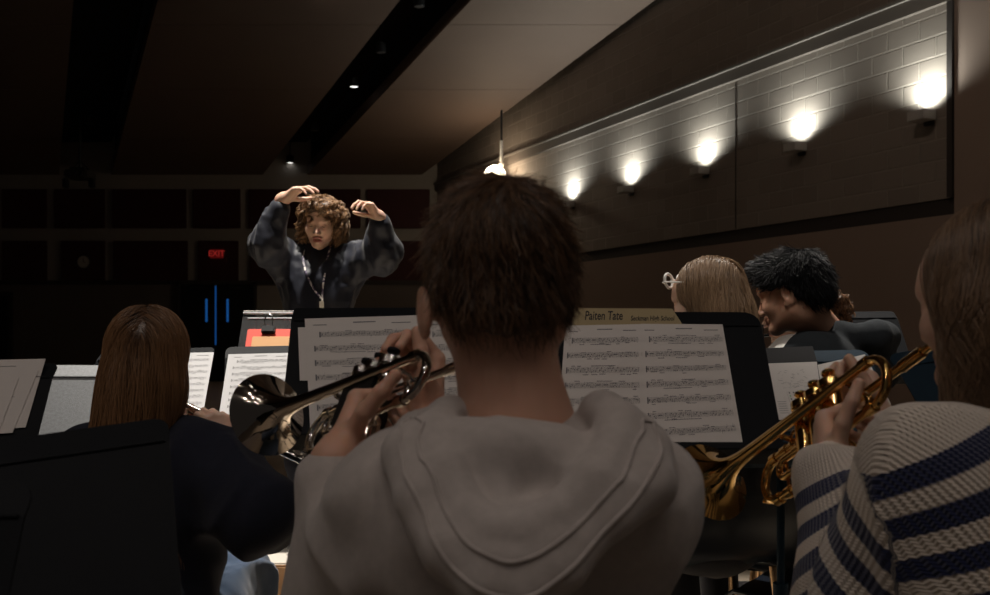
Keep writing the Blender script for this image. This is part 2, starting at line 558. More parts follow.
# clock on a lower panel
c = P(84, 262, YB - 0.06)
ck = empty('wall_clock', 'small round pale wall clock on a dark panel of the back wall', 'clock', c)
b = MB(); b.lathe([(0, 0.001), (0.03, 0.13), (0.035, 0.155), (0.0, 0.16), (-0.02, 0.16)], 32)
b.build('rim', mat('clock_rim', (0.06, 0.06, 0.06), 0.4), ck, M=Matrix.Rotation(math.radians(90), 4, 'Z') @ Matrix.Scale(-1, 4, (1, 0, 0)) @ Matrix.Identity(4))
b = MB(); b.disc((0, -0.036, 0), 0.135, 'y', 32); b.build('face', mat('clock_face', (0.55, 0.53, 0.48), 0.5), ck, smooth=False)
b = MB(); b.box((0.0, -0.04, 0.04), (0.012, 0.004, 0.09)); b.box((0.03, -0.04, -0.01), (0.07, 0.004, 0.01))
for k in range(12):
    a = k * math.pi / 6; b.box((0.115 * math.sin(a), -0.039, 0.115 * math.cos(a)), (0.012, 0.004, 0.012))
b.build('dial_marks', mat('black_plastic', (0.01, 0.01, 0.011), 0.4), ck, smooth=False)['kind'] = 'stuff'

# double doors with blue lit slots
for n, (x0, x1, hx) in enumerate([(182, 215.4, 207.8), (217.8, 255, 228.8)]):
    b = MB(); c, sz = bx_px(x0, x1, 284.5, 381, YB, 0.1, 0.06); b.bbox(c, sz, 0.01)
    d = struct(b.build('door_%d' % (n + 1), M_door, smooth=False))
    b = MB(); c, sz = bx_px(hx - 1.1, hx + 1.1, 299, 322, YB, 0.115, 0.03); b.bbox(c, sz, 0.008)
    b.build('lit_glass_slot', mat('blue_lit_glass', (0.02, 0.1, 0.3), 0.2, emit=(0.02, 0.18, 0.62), estr=0.27), d, smooth=False)
    b = MB(); c, sz = bx_px((x0 + x1) / 2 - 6, (x0 + x1) / 2 + 6, 287.2, 288.4, YB, 0.15, 0.04); b.bbox(c, sz, 0.008)
    b.build('door_closer', mat('closer_grey', (0.05, 0.05, 0.05), 0.5), d, smooth=False)
b = MB(); c, sz = bx_px(216.0, 217.2, 286, 345, YB, 0.09, 0.03); b.box(c, sz)
struct(b.build('trim_8', mat('blue_gap_light', (0.02, 0.1, 0.3), 0.3, emit=(0.02, 0.16, 0.6), estr=0.24), smooth=False))
b = MB()
b.box(*bx_px(179.5, 182, 282, 381, YB, 0.14, 0.14)); b.box(*bx_px(255, 257.5, 282, 381, YB, 0.14, 0.14)); b.box(*bx_px(179.5, 257.5, 281.5, 284.5, YB, 0.14, 0.14))
struct(b.build('trim_9', M_trimdark, smooth=False))

def text_mesh(s, size, shear=0.0, extrude=0.0, bold=0.0):
    cu = bpy.data.curves.new('t', 'FONT'); cu.body = s; cu.size = size; cu.shear = shear
    cu.extrude = extrude; cu.align_x = 'CENTER'; cu.align_y = 'CENTER'; cu.resolution_u = 3; cu.offset = bold
    o = bpy.data.objects.new('t', cu); COL.objects.link(o)
    bpy.context.view_layer.update()
    me = bpy.data.meshes.new_from_object(o)
    V = [v.co.copy() for v in me.vertices]; Fc = [tuple(p.vertices) for p in me.polygons]
    bpy.data.objects.remove(o); bpy.data.curves.remove(cu); bpy.data.meshes.remove(me)
    return V, Fc

# exit sign
c, sz = bx_px(212, 225, 250, 258.5, YB, 0.16, 0.06)
ex = empty('exit_sign', 'dim red EXIT sign above the double doors', 'sign', c)
b = MB(); b.bbox((0, 0, 0), (sz[0], 0.06, sz[2]), 0.01)
b.build('housing', mat('exit_housing', (0.10, 0.012, 0.01), 0.5, emit=(0.5, 0.02, 0.02), estr=0.10), ex, smooth=False)
V, Fc = text_mesh('EXIT', 0.185, bold=0.002)
b = MB(); b.add([(v.x * 0.98, -0.032, v.y) for v in V], Fc)
b.build('lettering', mat('exit_letters', (0.8, 0.05, 0.04), 0.5, emit=(0.9, 0.06, 0.05), estr=0.20), ex, smooth=False)

# ceiling slabs that slope down to the back wall, with dark slots between
def cx(px, Y): return (px - 495) / F * YB + 0.478 * (YB - Y)
def cz(Y): return 4.72 + 0.141 * (YB - Y)
def slab(name, xa, xb, left_const=None):
    b = MB(); Ys = [22.0, 19.55, 17.0, 14.5, 12.0, 9.5, 7.0, 4.5, 2.0, -0.5, -3.0]
    for Y1, Y0 in zip(Ys[:-1], Ys[1:]):
        Y1 -= 0.012
        f = lambda px, Y: (left_const if px is None else cx(px, Y))
        q = [Vector((f(xa, Y0), Y0, cz(Y0))), Vector((f(xb, Y0), Y0, cz(Y0))), Vector((f(xb, Y1), Y1, cz(Y1))), Vector((f(xa, Y1), Y1, cz(Y1)))]
        up = Vector((0, 0, 0.22))
        b.add(q + [v + up for v in q], [(0, 1, 2, 3), (7, 6, 5, 4), (0, 4, 5, 1), (1, 5, 6, 2), (2, 6, 7, 3), (3, 7, 4, 0)])
    o = struct(b.build(name, M_ceil, smooth=False)); return o
slab('ceiling_1', -330, 58.9); slab('ceiling_2', 111.5, 262.5); slab('ceiling_3', 307, 421.5)
b = MB(); b.box((-2.5, 9.5, 10.05), (27, 27, 0.1)); struct(b.build('ceiling', M_deck, smooth=False))
# sides of the slots
def slot_wall(name, px):
    b = MB(); q = []
    for Y in (22, -3): q += [Vector((cx(px, Y), Y, cz(Y) + 0.2)), Vector((cx(px, Y), Y, cz(Y) + 1.1))]
    q2 = [v + Vector((0.05, 0, 0)) for v in q]
    b.add(q + q2, [(0, 1, 3, 2), (4, 6, 7, 5), (0, 4, 5, 1), (2, 3, 7, 6), (0, 2, 6, 4), (1, 5, 7, 3)])
    struct(b.build(name, M_deck, smooth=False))
for n, px in enumerate((55, 115, 259, 311)): slot_wall('trim_%d' % (10 + n), px)
for n, (pa, pb) in enumerate(((58.9, 111.5), (262.5, 307))):
    b = MB(); q = []
    for Y in (22, -3): q += [Vector((cx(pa, Y), Y, cz(Y) + 0.75)), Vector((cx(pb, Y), Y, cz(Y) + 0.75))]
    q2 = [v + Vector((0, 0, 0.05)) for v in q]
    b.add(q + q2, [(0, 1, 3, 2), (4, 6, 7, 5), (0, 4, 5, 1), (2, 3, 7, 6), (0, 2, 6, 4), (1, 5, 7, 3)])
    struct(b.build('trim_%d' % (14 + n), M_deck, smooth=False))

# small fixtures in the slots: solve Y of the slot plane for a pixel row
def slotP(px, py, dz=0.25):
    # z = 4.72+dz+.141(22-Y) ; z = 1.2-(py-329)/F*Y
    k = (HOR - py) / F
    Y = (4.72 + dz + 0.141 * YB - CAMZ) / (k + 0.141)
    return P(px, py, Y)
M_can = mat('fixture_black', (0.03, 0.03, 0.032), 0.4)
def can_light(px, py, lab, on=True):
    c = slotP(px, py); root = empty('ceiling_light', lab, 'ceiling light', c, 'small lights in the ceiling slots')
    b = MB(); b.lathe([(0.0, 0.075), (0.01, 0.085), (0.16, 0.085), (0.18, 0.05), (0.19, 0.012), (0.52, 0.012)], 20)
    R = Matrix.Rotation(math.radians(-90), 4, 'Y')
    b.build('housing', M_can, root, M=R)
    b = MB(); b.disc((0, 0, 0.006), 0.072, 'z', 20)
    b.build('lens', mat('lens_on' if on else 'lens_off', (0.8, 0.8, 0.8) if on else (0.10, 0.09, 0.085), 0.3, emit=(1, .97, .93) if on else None, estr=1.6), root, smooth=False)
can_light(354, 87, 'lit white ceiling light halfway along the right ceiling slot')
can_light(290, 163, 'lit white ceiling light at the far end of the right ceiling slot')
can_light(419, 7, 'unlit ceiling light nearest in the right ceiling slot, by the top edge', False)
can_light(381, 53, 'unlit ceiling light just nearer than the lit one in the right slot', False)
can_light(315, 131, 'unlit ceiling light between the two lit ones in the right slot', False)
can_light(89, 124, 'unlit ceiling light in the left ceiling slot above the projector', False)

# projector on a pole at the far end of the left slot
c = P(80, 175, 19.5)
pj = empty('ceiling_projector', 'dark ceiling projector hanging at the far end of the left ceiling slot', 'projector', c)
b = MB(); b.bbox((0, 0, 0), (0.46, 0.5, 0.17), 0.03); b.build('body', mat('projector_grey', (0.07, 0.065, 0.06), 0.5), pj)
b = MB(); b.tube([(0, 0, 0.08), (0, 0, 1.2)], 0.025); b.box((0, 0, 0.12), (0.3, 0.3, 0.03)); b.tube([(-0.18, 0, 0.1), (0, 0, 0.3)], 0.012); b.tube([(0.18, 0, 0.1), (0, 0, 0.3)], 0.012)
b.build('mount', M_can, pj)
b = MB(); b.lathe([(0, 0.07), (0.06, 0.075), (0.06, 0.05), (0.03, 0.02), (0.03, 0.001)], 20); b.build('lens', M_can, pj, M=Matrix.Translation((0.1, -0.25, 0)) @ Matrix.Rotation(math.radians(-90), 4, 'Z'))
for xx in (-.28, .25):
    b = MB(); b.bbox((xx, -0.02, -0.17), (0.1, 0.14, 0.2), 0.02); b.build('speaker', M_can, pj)

# wall sconces (up-lights) along the right wall
M_sc = mat('sconce_metal', (0.62, 0.60, 0.57), 0.4, metal=0.2)
def sconce(Y, lab, z=3.285):
    o = Vector((WX(Y), Y, 0)); root = empty('wall_sconce', lab, 'wall light', (o.x, o.y, z), 'up-light sconces along the block wall')
    R = M_W.to_3x3().to_4x4(); root.matrix_world = Matrix.Translation(Vector((o.x, o.y, z)) + (WN * 0.03 if Y < 9 else Vector())) @ R
    b = MB(); w, d, h, t = 0.19, 0.17, 0.09, 0.008
    y0 = 0.03
    b.box((0, y0 + t / 2, 0), (w, t, h)); b.box((0, y0 + d, 0), (w, t, h)); b.box((-w / 2, y0 + d / 2, 0), (t, d, h)); b.box((w / 2, y0 + d / 2, 0), (t, d, h)); b.box((0, y0 + d / 2, -h / 2), (w, d, t))
    b.build('housing', M_sc, root, smooth=False)
    b = MB(); b.bbox((0.0, 0.018, -0.02), (0.10, 0.04, 0.14), 0.006); b.build('back_plate', M_can, root, smooth=False)
    b = MB(); b.tube([(-0.07, y0 + 0.07, 0.0), (0.07, y0 + 0.07, 0.0)], 0.02, 12)
    b.build('lamp_tube', mat('sconce_lamp', (1, 1, 1), 0.3, emit=(0.94, 1, 0.93), estr=10), root)
    ld = bpy.data.lights.new('sconce_glow', 'SPOT'); ld.energy = 84; ld.spot_size = math.radians(158); ld.spot_blend = 1.0
    ld.shadow_soft_size = 0.035; ld.color = (0.95, 1.0, 0.93)
    lo = bpy.data.objects.new('sconce_glow', ld); link(lo, root); lo.location = (0, y0 + 0.115, 0.052); lo.rotation_euler = (math.radians(180 - 3), 0, 0)
for Y, lab in [(7.83, 'grey box wall sconce on the pier at the right edge'), (9.46, 'largest bright wall sconce, nearest the pier on the block wall'), (11.09, 'second wall sconce from the pier, above the black haired player'),
               (12.75, 'third wall sconce from the pier, in the middle of the block wall'), (14.43, 'fourth wall sconce from the pier, right of the hooded boy\'s head'), (16.1, 'smallest visible wall sconce, just touching the boy\'s hair'),
               ]:
    sconce(Y, lab)

# pendant lamp
c = P(495, 176, 18.0); pe = empty('pendant_lamp', 'glowing warm pendant lamp on a white rod above the boy\'s hair', 'pendant lamp', c)
b = MB()
for i in range(1): pass
bm = bmesh.new(); bmesh.ops.create_uvsphere(bm, u_segments=24, v_segments=14, radius=0.2)
b.add([v.co.copy() for v in bm.verts], [tuple(v.index for v in f.verts) for f in bm.faces]); bm.free()
b.build('globe', mat('pendant_glow', (1, .9, .75), 0.3, emit=(1, .80, .56), estr=22), pe)
b = MB(); b.lathe([(0.19, 0.03), (0.24, 0.05), (0.25, 0.05), (0.25, 0.03), (0.68, 0.03)], 20, M=Matrix.Translation((0.12, 0, -0.02)) @ Matrix.Rotation(math.radians(-90), 4, 'Y'), capa=True, capb=True)
b.build('rod', mat('pendant_white', (0.85, 0.82, 0.78), 0.4), pe)
b = MB(); b.tube([(0.12, 0, 0.65), (0.12, 0, 5.0)], 0.02); b.build('cord', M_can, pe)

# conductor's podium
M_pod = mat('podium_carpet', (0.62, 0.57, 0.50), 0.75, vary=0.1, vscale=20)
pd = empty('podium', 'low pale podium with brown edge under the conductor', 'podium', (-0.75, 4.7, 0))
b = MB(); b.bbox((-0.31, 0, 0.172), (0.615, 1.15, 0.05), 0.006); b.bbox((0.31, 0, 0.172), (0.615, 1.15, 0.05), 0.006); b.build('top', M_pod, pd, smooth=False)
b = MB(); b.bbox((0, 0, 0.09), (1.25, 1.13, 0.11), 0.01); b.bbox((0, -0.58, 0.165), (1.26, 0.03, 0.05), 0.008); b.build('riser', mat('podium_wood', (0.28, 0.16, 0.08), 0.5), pd, smooth=False)
for x in (-.55, .55):
    for y in (-.5, .5):
        b = MB(); b.box((x, y, 0.02), (0.06, 0.06, 0.04)); b.build('foot', M_can, pd, smooth=False)

# unseen pipe of small lamps, added above the players to glitter in the brass
lb = empty('glint_batten', 'unseen black pipe of small lamps added above the players for brass glints', 'stage lights', (-0.4, 1.2, 6.6))
b = MB(); b.tube([(-3.2, 0, 0.2), (3.2, 0, 0.2)], 0.025); b.tube([(-3.2, -1.3, 0.2), (3.2, -1.3, 0.2)], 0.025)
for x in (-2.5, 0, 2.5): b.tube([(x, -1.3, 0.2), (x, 0, 0.2)], 0.02)
for x in (-2.5, 2.5): b.tube([(x, -.6, 0.2), (x, -.6, 0.95)], 0.01)
b.build('pipe', M_can, lb)
rsl = random.Random(8)
for k in range(13):
    x = -3.0 + (k % 7) * 0.95 + rsl.uniform(-.2, .2); y = 0 if k < 7 else -1.3
    b = MB(); b.lathe([(0, 0.07), (0.16, 0.06), (0.2, 0.02)], 14, M=Matrix.Translation((x, y, 0.0)) @ Matrix.Rotation(math.radians(-90), 4, 'Y'), capb=True)
    c_ = b.build('lamp_can', M_can, lb)
    b = MB(); b.disc((x, y, 0.004), 0.062, 'z', 14); b.build('lamp_lens', mat('lamp_lens_lit', (1, 1, 1), 0.3, emit=(1, .92, .82), estr=8), c_, smooth=False)
# ------------------------------------------------------------------ music stands, sheet music, instruments, chairs
M_desk = mat('stand_black', (0.007, 0.008, 0.010), 0.62, vary=0.15, vscale=30, bump=0.25, bscale=700, spec=0.13)
M_deskblue = mat('stand_blue_black', (0.012, 0.027, 0.043), 0.6, vary=0.15, vscale=30, bump=0.2, bscale=700, spec=0.15)
M_desklit = mat('stand_lit_grey', (0.19, 0.20, 0.21), 0.6, vary=0.35, vscale=160, bump=0.4, bscale=500)  # a black stand, its bright light put into this grey
M_chrome = mat('steel', (0.55, 0.54, 0.52), 0.25, metal=1.0)
M_paper = mat('paper', (0.66, 0.62, 0.59), 0.8, vary=0.03, vscale=12)
M_paperlit = mat('paper_spotlit', (0.86, 0.86, 0.87), 0.8)  # whiter copy of the paper, for pages under the spots
M_ink = mat('ink', (0.16, 0.16, 0.17), 0.7)
M_pink = mat('pink_marker', (0.75, 0.18, 0.28), 0.8)
M_green = mat('green_ink', (0.2, 0.45, 0.25), 0.8)
M_pen = mat('black_pen', (0.02, 0.015, 0.012), 0.6)
M_tan = mat('tan_folder', (0.38, 0.30, 0.165), 0.75, vary=0.08, vscale=15)

def rounded_plate(b, W, H, th, r=0.03, bend=0.0, bend_at=0.045, mi=0, topcut=0.0):
    """plate hanging down from its top edge: x -W/2..W/2, y 0..-H ; the strip above bend_at leans back"""
    out = []
    def arc(cx_, cy_, a0, a1, rr):
        for i in range(6):
            a = math.radians(a0 + (a1 - a0) * i / 5); out.append((cx_ + rr * math.cos(a), cy_ + rr * math.sin(a)))
    r2 = 0.008
    arc(W / 2 - r, -r, 90, 0, r)
    arc(W / 2 - r2, -H + r2, 0, -90, r2)
    arc(-W / 2 + r2, -H + r2, -90, -180, r2)
    arc(-W / 2 + r, -r, 180, 90, r)
    # grid cut at bend line: build as two polygons sharing the bend line
    top = [p for p in out if p[1] > -bend_at]; bot = [p for p in out if p[1] <= -bend_at]
    def z(y): return -(bend * max(0, y + bend_at)) if y > -bend_at else 0
    right = [p for p in out if p[0] > 0]; left = [p for p in out if p[0] < 0]
    L = [(-W / 2, -bend_at), (W / 2, -bend_at)]
    polyT = [L[0]] + [p for p in out if p[0] < 0 and p[1] > -bend_at] + [p for p in out if p[0] > 0 and p[1] > -bend_at] + [L[1]]
    polyB = [L[1]] + [p for p in out if p[1] < -bend_at - 1e-6] + [L[0]]
    for poly in (polyT, polyB):
        n = len(poly)
        f = [Vector((x, y, z(y))) for x, y in poly]; k = [v - Vector((0, 0, th)) for v in f]
        fs = [tuple(range(n)), tuple(range(2 * n - 1, n - 1, -1))] + [(i, i + n, (i + 1) % n + n, (i + 1) % n) for i in range(n)]
        b.add(f + k, fs, mi=mi)
    return b

def desk_frame(TL, TR, u):
    w = (TR - TL).normalized(); u = Vector(u); u = (u - w * u.dot(w)).normalized()
    z = w.cross(u)
    M = Matrix((w, u, z)).transposed().to_4x4(); M.translation = (TL + TR) / 2
    return M

def on_desk(M, px, py):
    """point (x, y) in desk coordinates seen at a pixel"""
    Mi = M.inverted(); o = Mi @ Vector((0, 0, CAMZ)); q = Mi @ P(px, py, 1.0)
    d = q - o; t = -o.z / d.z; h = o + d * t
    return h.x, h.y

def music_stand(M, W, H, label, m=None, r=0.03, pole=True, group=None, basez=0.0):
    m = m or M_desk
    root = empty('music_stand', label, 'music stand', (0, 0, 0), group)
    c = M @ Vector((0, -H * 0.55, -0.03))
    root.location = (c.x, c.y, basez); bpy.context.view_layer.update()
    Mi = Matrix.Translation(-root.location) @ M
    b = MB(); rounded_plate(b, W, H, 0.003, r, bend=0.35)
    b.bbox((0, -0.045, 0.0015), (W - 0.01, 0.004, 0.003), 0.001)
    b.build('desk', m, root, smooth=False, M=Mi)
    b = MB(); b.bbox((0, -H, 0.028), (W, 0.003, 0.058), 0.0012); b.bbox((0, -H + 0.006, 0.056), (W, 0.014, 0.003), 0.0012)
    b.build('lip', m, root, smooth=False, M=Mi)
    b = MB(); b.bbox((0, -H * 0.55, -0.022), (0.12, 0.14, 0.035), 0.006); b.tube([(-0.05, -H * 0.6, -0.05), (0.05, -H * 0.6, -0.05)], 0.014, 12)
    b.build('tilt_bracket', m, root, smooth=False, M=Mi)
    k = Mi @ Vector((0, -H * 0.6, -0.05))
    b = MB(); b.tube([k, (k.x, k.y, k.z * 0.55)], 0.0095, 12); b.tube([(k.x, k.y, k.z * 0.6), (k.x, k.y, 0.06)], 0.0135, 12); b.tube([(k.x, k.y, k.z * 0.6 + .02), (k.x, k.y, k.z * 0.6 - .03)], 0.018, 12)
    b.build('pole', m, root)
    b = MB(); b.tube([(k.x, k.y, 0.05), (k.x, k.y, 0.11)], 0.022, 12)
    for a in (90, 210, 330):
        a = math.radians(a + 20); dx, dy = math.cos(a), math.sin(a)
        b.tube([(k.x, k.y, 0.09), (k.x + dx * 0.12, k.y + dy * 0.12, 0.06), (k.x + dx * 0.27, k.y + dy * 0.27, 0.012)], [0.012, 0.011, 0.009], 8, flat=0.5)
    b.build('base', m, root)
    return root

def sheet(M, corners, label, m=None, staves=8, seed=0, zoff=0.003, group='sheets of music', title=True, margin=0.1, curl=0.0, kind='music', density=1.0, marks=()):
    """corners TL,TR,BR,BL as pixels, laid on the plane of desk M"""
    rs = random.Random(seed)
    q = [Vector((*on_desk(M, *c), 0)) for c in corners]
    def pt(u, v, dz=0.0):       # u right 0..1, v down 0..1
        a = q[0].lerp(q[1], u); b_ = q[3].lerp(q[2], u); p = a.lerp(b_, v)
        return Vector((p.x, p.y, zoff + dz + curl * (2 * u - 1) ** 2 * 0.5 + curl * 0.4 * math.sin(v * 3)))
    b = MB(); n = 8
    g = [[pt(i / n, j / n) for i in range(n + 1)] for j in range(n + 1)]
    vs = [p for r_ in g for p in r_]; fs = [(j * (n + 1) + i, (j + 1) * (n + 1) + i, (j + 1) * (n + 1) + i + 1, j * (n + 1) + i + 1) for j in range(n) for i in range(n)]
    k = len(vs); vs2 = [v - Vector((0, 0, 0.0007)) for v in vs]
    b.add(vs, fs); b.add(vs2, [tuple(reversed(f)) for f in fs])
    e = 0.00035
    def quad(u0, v0, u1, v1, mi=1, sk=0.0):
        b.add([pt(u0, v0, e), pt(u0, v1, e), pt(u1, v1 + sk, e), pt(u1, v0 + sk, e)], [(0, 1, 2, 3)], mi=mi)
    def hline(u0, u1, v, w=0.0011, mi=1):
        m_ = 4
        for i in range(m_):
            quad(u0 + (u1 - u0) * i / m_, v - w, u0 + (u1 - u0) * (i + 1) / m_, v + w, mi)
    if kind == 'music':
        if title:
            quad(0.42, 0.035, 0.62, 0.043); quad(0.76, 0.048, 0.93, 0.054); quad(margin, 0.05, margin + .12, 0.056)
        top, bot = 0.10, 0.94
        sp = (bot - top) / staves
        for s_ in range(staves):
            v0 = top + sp * s_ + 0.01; d = sp * 0.30 / 4
            x0 = margin if s_ else margin + 0.05
            for l in range(5): hline(x0, 0.95, v0 + d * l, 0.0008)
            quad(x0, v0 - d * 0.6, x0 + 0.014, v0 + d * 4.8)         # clef
            quad(x0 + 0.02, v0 + d, x0 + 0.03, v0 + d * 3.2)
            x = x0 + 0.05
            while x < 0.93:
                t = rs.random()
                ln = rs.choice([2, 3, 4, 4]); st = rs.uniform(0.014, 0.024)
                if t < 0.12 * (2 - density):
                    quad(x, v0 + d * 1.4, x + 0.05, v0 + d * 2.2); x += 0.08; 
                elif t < 0.9:
                    ys = [v0 + d * rs.uniform(0.2, 4.0) for _ in range(ln)]
                    up = rs.random() < .5
                    for i, y in enumerate(ys):
                        xx = x + i * st
                        if xx > 0.93: break
                        quad(xx, y - d * 0.45, xx + 0.0105, y + d * 0.45)
                        quad(xx + 0.009, min(y, y - d * 2.4), xx + 0.011, y) if up else quad(xx, y, xx + 0.002, y + d * 2.4)
                    if ln > 2 and x + ln * st < 0.95:
                        yb = (min(ys) - d * 2.2) if up else (max(ys) + d * 2.0)
                        quad(x, yb, x + (ln - 1) * st + 0.01, yb + d * 0.5)
                    x += ln * st + 0.012
                if rs.random() < 0.35: quad(x, v0, x + 0.0022, v0 + d * 4); x += 0.012
            quad(0.949, v0, 0.951, v0 + d * 4)
            if rs.random() < 0.6: quad(rs.uniform(.2, .5), v0 - d * 1.8, rs.uniform(.55, .7), v0 - d * 1.3)
            if rs.random() < 0.6: quad(rs.uniform(.2, .5), v0 + d * 5.5, rs.uniform(.52, .6), v0 + d * 6.0)
    elif kind == 'chart':
        for r_ in range(7):
            v = 0.12 + r_ * 0.11
            hline(0.08, 0.92, v, 0.001)
            for c_ in range(9):
                if rs.random() < .7: quad(0.12 + c_ * 0.09, v + 0.02, 0.15 + c_ * 0.09, v + 0.07, 2 if r_ in (1, 3, 4) and rs.random() < .5 else 1)
        for c_ in range(2): quad(0.08 + c_ * .84, 0.12, 0.083 + c_ * .84, 0.86)
    elif kind == 'pencil':
        for i in range(70):
            a = rs.uniform(0, 6.28); rr = rs.uniform(.03, .3); u = .5 + rr * math.cos(a); v = .35 + rr * 1.1 * math.sin(a)
            if .02 < u < .94: quad(u, v, u + rs.uniform(.02, .06), v + 0.004, 1, rs.uniform(-.02, .02))
        for r_ in range(6): quad(.15, .7 + r_ * .04, rs.uniform(.5, .85), .706 + r_ * .04)
    elif kind == 'lines':
        for r_ in range(staves): quad(0.1, .1 + r_ * .8 / staves, rs.uniform(.5, .92), .1 + r_ * .8 / staves + .006)
    for (u, v, du, dv, mi) in marks:
        for i in range(5):
            quad(u + du * rs.uniform(0, .8), v + dv * rs.uniform(0, .8), u + du * rs.uniform(.5, 1.2), v + dv * rs.uniform(.3, 1.1), mi)
    cen = M @ pt(.5, .5)
    o = b.build('sheet_music', [m or M_paper, M_ink if m is None else mat('glare_ink', (0.42, 0.42, 0.43), 0.7), M_green if kind == 'chart' else M_pink], None, smooth=False, M=M)  # paler ink paints the glare on the spotlit pages
    me = o.data
    return tag(o, label, 'sheet music', group)

# --- the hooded boy's pair of stands
ML = desk_frame(P(293, 303.5, 2.00), P(522, 302.5, 2.03), (-0.13, 0.58, 0.80))
music_stand(ML, (P(522, 302.5, 2.03) - P(293, 303.5, 2.0)).length, 0.345, 'black music stand behind the silver trumpet, holding overlapping white parts', r=0.008)
MR = desk_frame(P(508, 307, 1.93), P(758, 307.5, 1.93), (0.10, 0.56, 0.82))
music_stand(MR, (P(758, 307.5, 1.93) - P(508, 307, 1.93)).length, 0.345, 'black music stand right of the hooded boy, with tan name folder and two pages', r=0.03)
sheet(ML, [(298, 328), (375, 326), (378, 381), (300, 381)], 'white part sheet with pink scribbles peeking out behind the left stand\'s main page', seed=3, staves=4, zoff=0.002, title=False, margin=0.42, marks=[(0.34, 0.24, 0.16, 0.14, 2), (0.36, 0.82, 0.16, 0.1, 2)])
sheet(ML, [(305, 320), (418.5, 316.5), (421, 462), (312, 462)], 'large music page on the left stand, behind the silver trumpet and hands', seed=4, staves=8, zoff=0.0045, margin=0.07)
sheet(ML, [(420, 319), (500, 317), (504, 462), (423, 462)], 'music page half hidden by the hooded boy\'s ear and neck', seed=5, staves=8, zoff=0.003)
# tan folder with handwriting, standing behind the two pages
q = [Vector((*on_desk(MR, *c), 0)) for c in [(574, 309), (672, 309.5), (684, 328), (694, 440), (560, 440)]]
b = MB(); n = len(q)
b.add([v + Vector((0, 0, 0.0032)) for v in q] + [v + Vector((0, 0, 0.0012)) for v in q], [tuple(reversed(range(n))), tuple(range(n, 2 * n))] + [(i, (i + 1) % n, (i + 1) % n + n, i + n) for i in range(n)])
fo = b.build('paper_folder', M_tan, None, smooth=False, M=MR)
tag(fo, 'tan paper folder with handwritten name, behind the pages on the right stand', 'folder')
def write_on(M, s, px, py, wpx, hpx, parent, m, shear=0.25, ang=0.0, zo=0.0037, bold=0.0):
    V, Fc = text_mesh(s, 1.0, shear, bold=bold)
    xs = [v.x for v in V]; ys = [v.y for v in V]; w0 = max(xs) - min(xs); h0 = max(ys) - min(ys)
    a = Vector(on_desk(M, px - wpx / 2, py)); c = Vector(on_desk(M, px + wpx / 2, py)); d = Vector(on_desk(M, px, py - hpx / 2)); e = Vector(on_desk(M, px, py + hpx / 2))
    sx = (c - a).length / w0; sy = (d - e).length / h0; ctr = (a + c) / 2
    R = Matrix.Rotation(ang, 3, 'Z')
    b = MB(); b.add([Vector((ctr.x, ctr.y, zo)) + R @ Vector(((v.x - (max(xs) + min(xs)) / 2) * sx, (v.y - (max(ys) + min(ys)) / 2) * sy, 0)) for v in V], Fc)
    o = b.build('handwriting', m, parent, smooth=False); return o
write_on(MR, 'Paiten Tate', 603.5, 316.5, 38, 9, fo, M_pen, bold=0.016)
write_on(MR, 'Seckman High School', 652.5, 320, 44, 6.5, fo, M_pen, bold=0.018)
sheet(MR, [(565, 327), (641, 325.5), (645, 456), (556, 456)], 'left music page on the right stand, next to the boy\'s neck', seed=6, staves=7, zoff=0.005, margin=0.05)
sheet(MR, [(640.5, 325.5), (722, 326), (743, 449.5), (645, 456)], 'right music page on the right stand, its lower corner by the gold bell', seed=7, staves=7, zoff=0.0058, margin=0.04)
# tan pencil strip on the lip of the left stand
# --- stands of the row in front
MG2 = desk_frame(P(224, 344, 2.62), P(410, 340, 2.72), (0.04, 0.55, 0.83))
music_stand(MG2, 0.50, 0.33, 'brightly lit black stand with white page, left of the left stand', r=0.02)
sheet(MG2, [(228.5, 355), (291, 353.5), (289, 416), (219, 416)], 'glaring white page lit from above, above the silver bell', m=M_paperlit, seed=8, staves=8, zoff=0.004)
sheet(MG2, [(295, 353), (352, 352), (352, 416), (291, 416)], 'white page mostly hidden by the left stand', m=M_paperlit, seed=18, staves=8, zoff=0.003)
MG1 = desk_frame(P(97, 347, 2.72), P(218.5, 344, 2.66), (0.05, 0.55, 0.83))
music_stand(MG1, 0.34, 0.33, 'lit black stand with white page, seen right of the long haired flutist', r=0.02)
sheet(MG1, [(146, 354.5), (214.5, 353), (204, 412), (140, 412)], 'bright white page just right of the long brown hair', m=M_paperlit, seed=9, staves=8, zoff=0.004)
MG0 = desk_frame(P(8, 361, 2.3), P(165, 362, 2.36), (0.16, 0.62, 0.78))
music_stand(MG0, 0.38, 0.30, 'empty black stand in painted lit grey, left of the long brown hair', m=M_desklit, r=0.02)
MA0 = desk_frame(P(-170, 357, 1.9), P(57, 359, 1.95), (0.20, 0.60, 0.78))
music_stand(MA0, (P(57, 359, 1.95) - P(-170, 357, 1.9)).length, 0.30, 'black stand with grey papers at the left edge', r=0.015)
sheet(MA0, [(-60, 362), (46, 359.5), (26, 428), (-75, 436)], 'back paper on the stand at the left edge', seed=10, staves=3, zoff=0.003, kind='lines')
sheet(MA0, [(-80, 376), (39, 372), (13, 434), (-95, 440)], 'middle paper on the stand at the left edge', seed=11, staves=5, zoff=0.0045, kind='lines')
sheet(MA0, [(-90, 386), (20, 379), (0, 432), (-105, 440)], 'front paper, narrowest in view, on the stand at the left edge', seed=12, staves=5, zoff=0.006, kind='lines')
